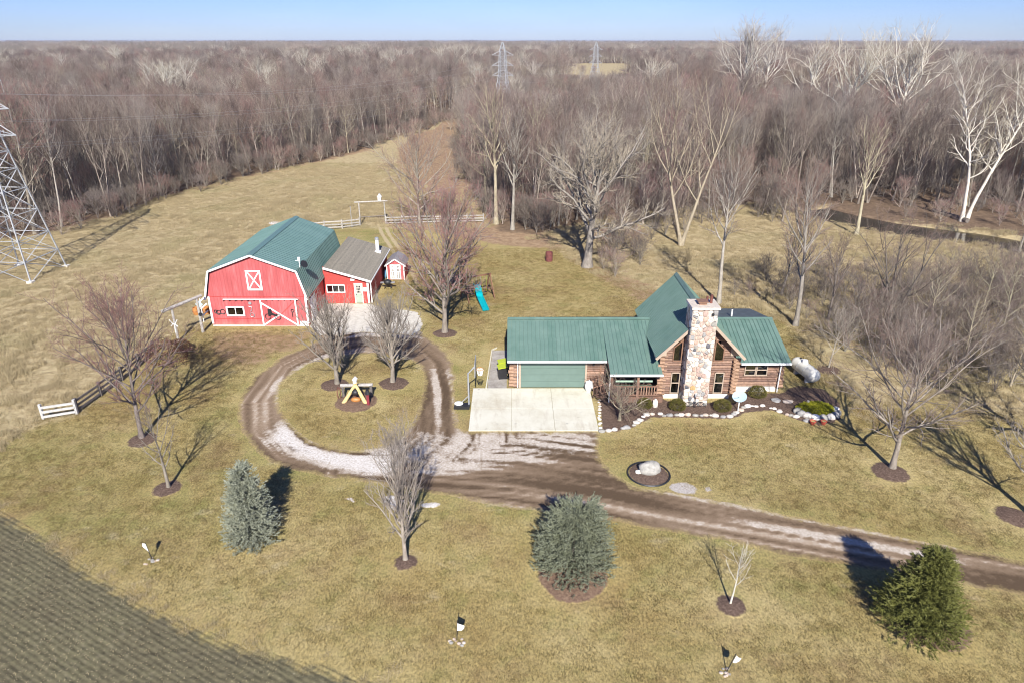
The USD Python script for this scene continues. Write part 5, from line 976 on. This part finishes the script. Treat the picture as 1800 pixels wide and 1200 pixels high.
for k in range(len(x)):
    if min((x[k]-a)**2+(y[k]-b)**2 for a, b in taken) < 5: continue
    px, py = 900+1200*x[k]/(y[k]*c_+(H-5)*s_), 0
    v = RF.integers(8); sc = (h[k]/13.0); sx = sc*RF.uniform(.8, 1.2)
    if near_n < 292 and -40 < px < 1840:
        side = 'left' if x[k] < -14 else 'right'; lk = ['brown-trunked', 'grey-trunked', 'two-stemmed brown', 'greenish tan-trunked', 'reddish-twigged', 'dark two-stemmed', 'brown-trunked', 'pale-trunked'][v]
        copy_of(FP_[v], 'woodland_tree', f'bare {lk} tree at the near side of the {side} woods', 'tree', (x[k], y[k], z[k]), RF.uniform(0, 360), (sx, sx, sc), f'bare {lk} trees of the {side} woods'); near_n += 1
    else: rest.append((x[k], y[k], z[k], v, sx, sc, RF.uniform(0, 360)))
for d0, d1, sp in ((205, 420, 5.6), (420, 1000, 8.5)):
    x, y = spots(d0, d1, sp); h = height_at(x, y); lowc = (shapely.distance(CORR, shapely.points(x, y)) < 22) & (y < 560)
    h = np.where(lowc, np.minimum(h, 10.5), h); pxk = 900+1200*x/(y*c_+8); h = np.where((pxk > 965) & (pxk < 1115) & (y < 400), np.minimum(h, np.maximum(6, 23.5-y*.043)), h)
    for k in range(len(x)):
        v = RF.integers(8) if RF.random() > .03 else 8+RF.integers(2); sc = h[k]/13.0 if v < 8 else h[k]/22*1.25
        sx = sc*RF.uniform(.85, 1.25)*(1.25 if d0 > 400 else 1.0)
        rest.append((x[k], y[k], 0, v, sx, sc, RF.uniform(0, 360)))
def instancer(name, protos_, rows, kind='stuff', label=None, cat=None):
    p = path_for(W_, name); pi = UsdGeom.PointInstancer.Define(stage, p); rows = np.array(rows, float); rel = []
    for k, src in enumerate(protos_):
        q = f'{p}/source_{chr(97+k)}'; x = UsdGeom.Xform.Define(stage, q); x.GetPrim().GetReferences().AddInternalReference(src); rel.append(q)
    pi.CreatePrototypesRel().SetTargets([Sdf.Path(q) for q in rel]); pi.CreateProtoIndicesAttr(Vt.IntArray.FromNumpy(rows[:, 3].astype(np.int32)))
    pi.CreatePositionsAttr(Vt.Vec3fArray.FromNumpy(rows[:, :3].astype(np.float32))); a = np.radians(rows[:, 6])/2
    pi.CreateOrientationsAttr(Vt.QuathArray([Gf.Quath(float(c), 0, 0, float(s)) for c, s in zip(np.cos(a), np.sin(a))])); pi.CreateScalesAttr(Vt.Vec3fArray.FromNumpy(rows[:, [4, 4, 5]].astype(np.float32)))
    tag(pi.GetPrim(), label, cat, None, kind); return p
instancer('woods', FP_+SP_, rest, 'stuff', 'brown-purple mass of bare woodland trees reaching to the horizon', 'woods')
# groves of simple trees for the far woods
def grove(seed, n, size, bk, n4=0):
    rg = np.random.default_rng(seed); vs, ws = [], []
    base = [tree(seed*10+q, 13, 3.4, .2, first=.35, n1=14, a0=45, a1=15, n2=5, n3=4, n4=n4, twig=3.0, sides=3) for q in range(3)]
    for k in range(n):
        w, t = base[k % 3]; a = rg.uniform(0, 6.28); s = rg.uniform(.75, 1.15); rot = np.array([[math.cos(a), -math.sin(a), 0], [math.sin(a), math.cos(a), 0], [0, 0, 1]]); o = np.array([rg.uniform(-size/2, size/2), rg.uniform(-size/2, size/2), 0])
        for g, l in ((w, ws), (t, vs)): l.append((g[0]@rot.T*s+o, g[1], g[2]@rot.T))
    return join(*ws), join(*vs)
GP_ = [proto(f'grove_{chr(97+k)}', *grove(40+k, 26, 34, None), [BK_FOR, BK_GREY][k], [TW_PUR, TW_GREY][k]) for k in range(2)]
rows = []
for d0, d1, sp, sc in ((985, 2300, 30, 1.0), (2300, 5200, 52, 1.8), (5200, 12000, 120, 4.0)):
    x, y = spots(d0, d1, sp)
    gap = meshkit.fbm(np.stack([x*.0016, y*.0016, 0*x+3], -1), 3)
    for k in range(len(x)):
        if d0 > 2000 and gap[k] > .60: continue
        hz_ = RF.uniform(.85, 1.25) if RF.random() > .1 else RF.uniform(1.3, 1.6)
        rows.append((x[k], y[k], -.3, RF.integers(2), sc*1.05, hz_*(1.25 if d0 > 5000 else 1), RF.choice([0, 90, 180, 270])))
instancer('far_woods', GP_, rows, 'stuff', 'pale brown far-off woods along the horizon', 'woods')

# ------------------------------------------------------------------ conifers, clipped shrubs and the green mound
def leafmat(name, lo, hi, tip=None, rough=.6, trans=.25):
    m = Mat(); g = m.n('geometry'); r = g.random_per_island; n = m.noise(1.6, detail=3)
    c = m.ramp(m.math('add', m.math('multiply', r, .65), m.math('multiply', n, .35)), [(.15, lo), (.6, hi), (.95, tip or hi)])
    a = m.bsdf(base_color=c, roughness=rough, specular_ior_level=.3); b = m.n('translucent_bsdf', color=c).BSDF
    return m.done(name, m.n('mix_closure', fac=trans, closure1=a, closure2=b).closure)
SPR_BLUE = leafmat('blue_spruce_needles', (.26, .275, .20), (.56, .58, .47), (.80, .82, .73), trans=.15)
SPR_MID = leafmat('silver_green_spruce_needles', (.17, .185, .12), (.43, .46, .355), (.72, .75, .66), trans=.15)
SPR_GREEN = leafmat('olive_spruce_needles', (.14, .145, .035), (.36, .355, .115), (.56, .55, .22), trans=.15)
SHRUB = leafmat('bronze_green_shrub', (.12, .11, .025), (.27, .235, .055), (.42, .33, .10))
COVER = leafmat('yellow_green_cover', (.30, .30, .02), (.60, .57, .05), (.80, .75, .16))
def tufts(rg, base, axis, n, ln, wd, spread=.9):
    """n thin leaf triangles round every base point, leaning along axis"""
    m_ = len(base)*n; b = np.repeat(base, n, 0)+rg.normal(0, ln*.18, (m_, 3)); d = np.repeat(axis, n, 0)+rg.normal(0, spread, (m_, 3)); d /= np.linalg.norm(d, axis=1, keepdims=True)
    s = np.cross(d, rg.normal(0, 1, (m_, 3))); s /= np.linalg.norm(s, axis=1, keepdims=True); L = ln*rg.uniform(.6, 1.3, m_)[:, None]
    v = np.stack([b-s*wd/2, b+s*wd/2, b+d*L], 1).reshape(-1, 3); return v, np.arange(m_*3).reshape(-1, 3)
def spruce(seed, Ht, Rr, nb=330, per=8, nt=8, ln=.11, wd=.042, pw=.75, top=(0, 0), tops=1, low=.03):
    rg = np.random.default_rng(seed); t = low+(1-low)*(1-np.sqrt(1-rg.uniform(0, .999, nb)*1.0)) if 0 else low+(.985-low)*rg.uniform(0, 1, nb)**1.25
    az = rg.uniform(0, 2*np.pi, nb); lump = 1+.38*(meshkit.noise(np.stack([np.cos(az)*1.6, np.sin(az)*1.6, t*5+seed], -1))-.5)+rg.normal(0, .07, nb)
    L = Rr*((1-t)**pw)*np.minimum(1, .86+t*1.6)*lump+.08; out = np.stack([np.cos(az), np.sin(az), np.zeros(nb)], 1)
    k = np.tile(np.linspace(.12, 1.0, per), (nb, 1))*L[:, None]+rg.normal(0, .04, (nb, per)); droop = -.12*k+.16*k**2/np.maximum(L[:, None], .3)
    cx = np.array([top[0], top[1]])*t[:, None]**1.2
    if tops > 1: side = np.where(np.cos(az) > .55, 1, 0)[:, None]*np.array([[.5, .1]])*np.clip(t[:, None]-.35, 0, 1)*Rr*.9; cx = cx+side
    p = np.concatenate([(cx[:, None]+out[:, None, :2]*k[..., None]), (t[:, None]*Ht+droop)[..., None]], -1).reshape(-1, 3)
    p += rg.normal(0, .07, p.shape)*np.array([1, 1, .5]); ax = np.repeat(out, per, 0)*1.0+[0, 0, .42]+rg.normal(0, .32, p.shape); ax /= np.linalg.norm(ax, axis=1, keepdims=True)
    q = np.tile(np.linspace(0, 1, nt), len(p))[:, None]; fl = np.repeat(rg.uniform(.22, .40, len(p)), nt)[:, None]   # needles along little fingers
    return tufts(rg, np.repeat(p, nt, 0)+np.repeat(ax, nt, 0)*q*fl, np.repeat(ax, nt, 0)*1.1, 2, ln, wd, .5)
for lab, px, py, ty, R_, seed, mt, kw in (('slim blue spruce on the front lawn near the crop field', 445, 948, 812, 1.22, 1, SPR_BLUE, dict(pw=.72)), ('broad two-topped silvery spruce with mulch at its foot by the driveway', 1007, 992, 880, 1.85, 2, SPR_MID, dict(pw=.42, tops=2, nb=460)), ('olive green spruce at the lower right casting shadow on the driveway', 1612, 1098, 962, 1.85, 3, SPR_GREEN, dict(pw=.86, nb=430, ln=.13))):
    g = G(px, py); o = thing('spruce', lab, 'spruce', (g[0], g[1], 0)); Ht = PY(px, ty, g[1])[2]-.22
    put(o, 'trunk', MB().cyl((0, 0, 0), (0, 0, Ht*.93), .07, .015, 7), BK_DARK); put(o, 'crown', spruce(seed, Ht, R_, **kw), mt)
def bush(name, lab, cat, loc, rx, ry, rz, mt, n=1500, ln=.07, wd=.028, seed=0, group=None):
    rg = np.random.default_rng(seed); d = rg.normal(0, 1, (n, 3)); d /= np.linalg.norm(d, axis=1, keepdims=True); d[:, 2] = np.abs(d[:, 2])*np.where(rg.random(n) < .25, -.35, 1)
    r = rg.uniform(.8, 1.0, n)[:, None]*(1+.18*(meshkit.noise(d*2.2+seed)-.5)[:, None]); o = thing(name, lab, cat, loc, 0, group)
    put(o, 'foliage', tufts(rg, d*r*[rx, ry, rz]+[0, 0, rz*.45], d, 3, ln, wd, .6), mt); put(o, 'stems', MB().cyl((0, 0, 0), (0, 0, rz*.7), .06, .03, 6).cyl((0, 0, .05), (rx*.5, 0, rz*.8), .03, .02, 5).cyl((0, 0, .05), (-rx*.5, .1, rz*.8), .03, .02, 5).cyl((0, 0, .05), (0, -ry*.5, rz*.8), .03, .02, 5), BK_DARK)
for k, (px, py, r, lab) in enumerate(((1190, 719, .56, 'round clipped shrub left of the stone chimney foot'), (1269, 721, .60, 'round clipped shrub right of the stone chimney foot'), (1331, 697, .62, 'round clipped shrub in front of the right wing foundation'), (1133, 716, .52, 'round clipped shrub below the porch railing'))):
    bush('round_shrub', lab, 'shrub', at(px, py), r*1.05, r, r, SHRUB, 1500, seed=k+1)
bush('evergreen_mound', 'low yellow-green evergreen mound inside a ring of rocks', 'shrub', (mound_c[0], mound_c[1]+.3, 0), 1.35, .95, .42, COVER, 2600, .11, .05, seed=9)

LEAFB = leafmat('old_brown_leaves', (.14, .075, .045), (.29, .165, .09), (.42, .27, .16))
bush('brown_leaf_shrub', 'shrub still holding russet brown leaves beside the dark pasture fence', 'shrub', at(297, 640), 1.7, 1.3, 1.5, LEAFB, 420, .17, .09, seed=31)
bush('brown_leaf_shrub', 'low clump of russet leaves at the foot of the log beam left of the barn', 'shrub', at(318, 618), 1.0, .8, .75, LEAFB, 260, .15, .08, seed=32)

# ------------------------------------------------------------------ brush and thicket
BR = [proto(f'brush_{chr(97+k)}', *tree(500+k, 2.6, 1.5, .06, first=.03, n1=26, a0=55, a1=18, up=.05, n2=6, n3=6, n4=2, stems=5, twig=.9, wob=.16, sides=3, straight=.8), bk, tw) for k, (bk, tw) in enumerate(((BK_GREY, TW_PUR), (BK_DARK, TW_GREY), (BK_FOR, TW_RED), (BK_GREY, TW_DARK)))]
RB = np.random.default_rng(91)
def scatter_in(poly, n, mind, keep=None):
    pts = []; x0, y0, x1, y1 = poly.bounds
    for _ in range(n*30):
        q = np.array([RB.uniform(x0, x1), RB.uniform(y0, y1)])
        if shapely.contains_xy(poly, *q) and all((q[0]-p[0])**2+(q[1]-p[1])**2 > mind**2 for p in pts): pts.append(q)
        if len(pts) >= n: break
    return pts
def brush(pts, lab, group, s0, s1, kinds):
    zs = gz([p[0] for p in pts], [p[1] for p in pts])
    for p, z in zip(pts, zs):
        if shapely.distance(CREEK, Point(p)) < 3.6: continue
        s = RB.uniform(s0, s1); copy_of(BR[RB.choice(kinds)], 'brush_shrub', lab, 'shrub', (p[0], p[1], z), RB.uniform(0, 360), (s*RB.uniform(.9, 1.3), s*RB.uniform(.9, 1.3), s), group)
brush(scatter_in(Polygon(GP([(1490, 575), (1570, 530), (1650, 505), (1830, 500), (1850, 690), (1700, 700), (1600, 660), (1500, 650), (1475, 600)])).buffer(0), 82, 1.1), 'bare tangled shrub in the grey thicket right of the house', 'shrubs of the right thicket', .65, 1.45, [0, 1, 3, 3])
brush(scatter_in(Polygon(GP([(1290, 520), (1330, 475), (1400, 470), (1470, 470), (1600, 470), (1620, 510), (1500, 550), (1440, 575), (1360, 545)])).buffer(0), 46, 1.35), 'low bare shrub in the rough grass behind the right wing', 'shrubs behind the right wing', .4, .95, [0, 1, 3])
brush(scatter_in(Polygon(GP([(1050, 475), (1060, 420), (1120, 400), (1130, 470), (1090, 500)])).buffer(0), 14, 1.6), 'bare shrub growing round the foot of the old pale oak', 'shrubs by the old oak', .6, 1.3, [1, 3, 2])
e_l = [p for p in GP([(0, 428), (110, 405), (200, 383), (300, 346), (400, 320), (520, 294), (640, 264), (760, 224), (812, 206)])]
ll = LineString(e_l); brush([np.array(ll.interpolate(t).coords[0])+RB.normal(0, 1.2, 2)+[0, 1.2] for t in np.arange(0, ll.length, 2.1)], 'reddish brown brush along the foot of the left woods', 'brush at the left wood edge', .6, 1.35, [2, 2, 3, 1])
lr = LineString(GP([(814, 215), (806, 265), (812, 310), (835, 345), (860, 386), (900, 402), (960, 405), (1010, 396), (1100, 374), (1250, 362), (1400, 358)])); brush([np.array(lr.interpolate(t).coords[0])+RB.normal(0, 1.3, 2)+[.8, 1.5] for t in np.arange(0, lr.length, 2.0)], 'bare grey brush along the foot of the right woods', 'brush at the right wood edge', .6, 1.6, [0, 1, 3, 2])
brush(scatter_in(Polygon(GP([(1080, 400), (1110, 372), (1250, 362), (1420, 358), (1440, 378), (1330, 395), (1230, 402), (1150, 425)])).buffer(0), 46, 1.7), 'brown brush growing between the old oak and the creek', 'brush between oak and creek', .7, 1.7, [2, 3, 1, 0])
brush(scatter_in(RUST[2].buffer(-1), 20, 1.6), 'scrubby bush on the leaf litter of the far creek bank', 'bushes on the far creek bank', .4, 1.1, [1, 2, 3])
for k, (px, py, sc) in enumerate(((1625, 600, .52), (1690, 645, .5), (1752, 615, .6), (1785, 560, .62), (1720, 565, .55), (1650, 545, .5), (1775, 680, .45), (1590, 560, .4))):
    q = at(px, py); copy_of(FP_[3], 'thicket_tree', 'small bare spreading tree standing in the grey thicket right of the house', 'tree', (q[0], q[1], float(gz(*q[:2])[0])), 47*k, (sc*1.15, sc*1.15, sc), 'small trees of the right thicket')
for k, (px, py, sc) in enumerate(((1245, 385, .62), (1290, 372, .7), (1340, 378, .6), (1375, 390, .55), (1130, 395, .62), (1165, 378, .7), (1085, 415, .5), (1420, 385, .6))):
    q = at(px, py); copy_of(FP_[4], 'brush_tree', 'small reddish-twigged tree at the brushy edge between oak and creek', 'tree', (q[0], q[1], float(gz(*q[:2])[0])), 61*k, (sc*1.4, sc*1.4, sc), 'small reddish trees between oak and creek')
for (a, b, r, lab) in (((1640, 372), (1700, 392), .35, 'dark fallen log on the leaf litter across the creek'), ((1790, 320), (1845, 352), .3, 'fallen trunk at the right edge of the woods'), ((604, 252), (650, 262), .22, 'grey fallen branch at the left wood edge')):
    A, B = G(*a), G(*b); o = thing('fallen_log', lab, 'log'); put(o, 'log', MB().cyl((A[0], A[1], .25), (B[0], B[1], .3), r*.7, r, 8), BK_DARK); put(o, 'branch', MB().cyl((A[0]*.5+B[0]*.5, A[1]*.5+B[1]*.5, .3), (A[0]*.6+B[0]*.4, A[1]*.6+B[1]*.4-.6, 1.3), .08, .03, 5), BK_DARK)

x, y = spots(60, 230, 3.0); k = RB.random(len(x)) < .75; x, y = x[k], y[k]
instancer('undergrowth', BR, np.column_stack([x, y, gz(x, y), RB.integers(0, 4, len(x)), RB.uniform(.9, 1.6, len(x)), RB.uniform(.8, 2.2, len(x)), RB.uniform(0, 360, len(x))]), 'stuff', 'bare brown undergrowth beneath the woodland trees', 'undergrowth')

# ------------------------------------------------------------------ grass
def blades(seed, n, size, h0, h1, wd, clump=0, lean=.5, spread=.12):
    rg = np.random.default_rng(seed)
    if clump: c = rg.uniform(-size/2, size/2, (clump, 2)); p = c[rg.integers(0, clump, n)]+rg.normal(0, spread, (n, 2))
    else: p = rg.uniform(-size/2, size/2, (n, 2))
    b = np.column_stack([p, np.zeros(n)]); d = np.column_stack([rg.normal(0, lean, (n, 2)), np.ones(n)]); d /= np.linalg.norm(d, axis=1, keepdims=True); a = rg.uniform(0, 6.28, n)
    s = np.column_stack([np.cos(a), np.sin(a), 0*a]); L = rg.uniform(h0, h1, n)[:, None]
    v = np.stack([b-s*wd/2, b+s*wd/2, b+d*L], 1).reshape(-1, 3); return v, np.arange(3*n).reshape(-1, 3)
m = Mat(); lawn, f = lawn_colour(m); r = m.n('geometry').random_per_island
BLADE = m.done('lawn_blades', m.n('mix_closure', fac=.3, closure1=m.bsdf(base_color=m.n('hsv', color=lawn, value=m.rng(r, 0, 1, .65, 1.55)).color, roughness=.8, specular_ior_level=.2), closure2=m.n('translucent_bsdf', color=lawn).BSDF).closure)
m = Mat(); r = m.n('geometry').random_per_island; mg = m.rng(m.noise(.12, detail=5, rough=.65), .50, .70, 0, .28)
mc = m.mix(mg, m.ramp(m.math('add', m.math('multiply', r, .5), m.math('multiply', m.noise(.25, detail=4, rough=.6), .5)), [(.2, (.40, .325, .19)), (.45, (.54, .45, .27)), (.62, (.63, .54, .35)), (.85, (.72, .63, .45))]), (.34, .33, .15))
STRAWB = m.done('meadow_blades', m.n('mix_closure', fac=.3, closure1=m.bsdf(base_color=mc, roughness=.8, specular_ior_level=.2), closure2=m.n('translucent_bsdf', color=mc).BSDF).closure)
def patch(name, geo, mat): p = f'/World/Prototypes/{name}'; UsdGeom.Xform.Define(stage, p); put(p, 'blades', geo, mat); return p
LG = [patch(f'lawn_patch_{chr(97+k)}', blades(600+k, 520, 1.15, .03, .10, .022, 26, .7, .13), BLADE) for k in range(3)]
MG = [patch(f'meadow_patch_{chr(97+k)}', blades(610+k, 1000, 2.4, .10, .34, .032, 34, .65, .17), STRAWB) for k in range(3)]
BEDS = shapely.union_all([DR, Polygon([(-3.2, 39.3), (6.2, 39.3), (6.2, 46), (21, 45), (21, 54), (-2, 54), (-3.2, 46)]), FP, Polygon(GP([(1056, 757), (1052, 700), (1180, 700), (1372, 690), (1450, 684), (1485, 710), (1485, 738), (1395, 740), (1350, 724), (1285, 740), (1145, 736), (1085, 762)])).buffer(0), Polygon(GP([(545, 575), (573, 534), (652, 534), (735, 548), (745, 574), (640, 590)])).buffer(0), sbox(-27.8, 57.5, -13.5, 75)])
for q in ((713, 988, 21), (250, 773, 25), (294, 858, 25), (1565, 830, 32), (1284, 1064, 26), (588, 676, 25), (692, 674, 27), (782, 586, 22), (1782, 908, 30), (1140, 833, 36), (626, 706, 38), (1010, 1024, 58), (1640, 1108, 50)):
    g = G(*q[:2]); BEDS = BEDS.union(Point(g[0], g[1]).buffer(q[2]*math.hypot(g[1], 24)/1200))
RG = np.random.default_rng(17)
xs, ys = np.meshgrid(np.arange(-62, 70, 1.05), np.arange(18, 84, 1.05)); x, y = xs.ravel(), ys.ravel(); k = (abs(x) < .80*(y*c_+24*s_)*.97+1.5) & shapely.contains_xy(LAWN.buffer(1.0), x, y); x, y = x[k]+RG.uniform(-.1, .1, k.sum()), y[k]+RG.uniform(-.1, .1, k.sum())
k = shapely.distance(BEDS, shapely.points(x, y)) > .62; x, y = x[k], y[k]
instancer('lawn_grass', LG, np.column_stack([x, y, 0*x, RG.integers(0, 3, len(x)), RG.uniform(.95, 1.1, len(x)), RG.uniform(.7, 1.4, len(x)), RG.uniform(0, 360, len(x))]), 'stuff', 'short dry yellow-green lawn grass', 'grass')
xs, ys = np.meshgrid(np.arange(-100, 112, 2.2), np.arange(36, 150, 2.2)); x, y = xs.ravel(), ys.ravel(); k = (abs(x) < .80*(y*c_+24*s_)*.97+3) & shapely.contains_xy(OPEN, x, y) & ~shapely.contains_xy(LAWN, x, y) & ~shapely.contains_xy(RUST[2].union(RUST[0]).buffer(-1), x, y) & (shapely.distance(CREEK, shapely.points(x, y)) > 4.2) & (shapely.distance(BEDS, shapely.points(x, y)) > 1.0); x, y = x[k]+RG.uniform(-.4, .4, k.sum()), y[k]+RG.uniform(-.4, .4, k.sum())
instancer('meadow_grass', MG, np.column_stack([x, y, gz(x, y), RG.integers(0, 3, len(x)), RG.uniform(.9, 1.2, len(x)), RG.uniform(.5, 1.5, len(x))*(.6+.9*meshkit.noise(np.stack([x*.08, y*.08, 0*x], -1))), RG.uniform(0, 360, len(x))]), 'stuff', 'rough straw-coloured meadow grass', 'grass')

FM = [patch(f'margin_patch_{chr(97+k)}', blades(620+k, 90, .5, .08, .30, .02, 5, .8, .12), STRAWB) for k in range(2)]
b = FP.exterior; pts = []
for t in np.arange(0, b.length, .16):
    q = np.array(b.interpolate(t).coords[0])+RG.normal(0, .38, 2)
    if 18 < q[1] < 34 and q[0] > -34 and RG.random() < .85*meshkit.noise(np.array([q[0]*.5, q[1]*.5, 3.0])): pts.append(q)
pts = np.array(pts); instancer('field_margin_grass', FM, np.column_stack([pts, np.zeros(len(pts)), RG.integers(0, 2, len(pts)), RG.uniform(.7, 1.2, len(pts)), RG.uniform(.5, 1.3, len(pts)), RG.uniform(0, 360, len(pts))]), 'stuff', 'ragged dead grass along the edge of the crop field', 'grass')
def litter_patch(seed, n, size):
    rg = np.random.default_rng(seed); a = np.column_stack([rg.uniform(-size/2, size/2, (n, 2)), rg.uniform(.07, .13, n)]); q = rg.uniform(0, 6.28, n); d = np.column_stack([np.cos(q), np.sin(q), rg.normal(0, .25, n)])*rg.uniform(.03, .085, n)[:, None]; w = np.column_stack([-np.sin(q), np.cos(q), 0*q])*.012
    v = np.stack([a-w, a+w, a+d+w, a+d-w], 1).reshape(-1, 3); i = np.arange(n)[:, None]*4; return v, np.vstack([i+[0, 1, 2], i+[0, 2, 3]])
CL = [patch(f'stubble_patch_{chr(97+k)}', litter_patch(630+k, 45, 1.6), STRAWB) for k in range(3)]
xs, ys = np.meshgrid(np.arange(-33, 2, 1.5), np.arange(16, 34, 1.5)); x, y = xs.ravel(), ys.ravel(); k = shapely.contains_xy(FP.buffer(-.7), x, y); x, y = x[k], y[k]
instancer('crop_stubble', CL, np.column_stack([x, y, 0*x, RG.integers(0, 3, len(x)), np.ones(len(x)), np.ones(len(x)), RG.uniform(0, 360, len(x))]), 'stuff', 'pale bits of straw stubble lying on the crop field', 'stubble')

# ------------------------------------------------------------------ the air
m = Mat(); HAZE = m.done('haze_look', vol=m.n('principled_volume', color=(.82, .88, .97), density=7e-5, anisotropy=.1).volume)
put(W_, 'haze', MB().box(-27000, 27000, -4000, 27000, -2.4, 31), HAZE, kind='stuff')
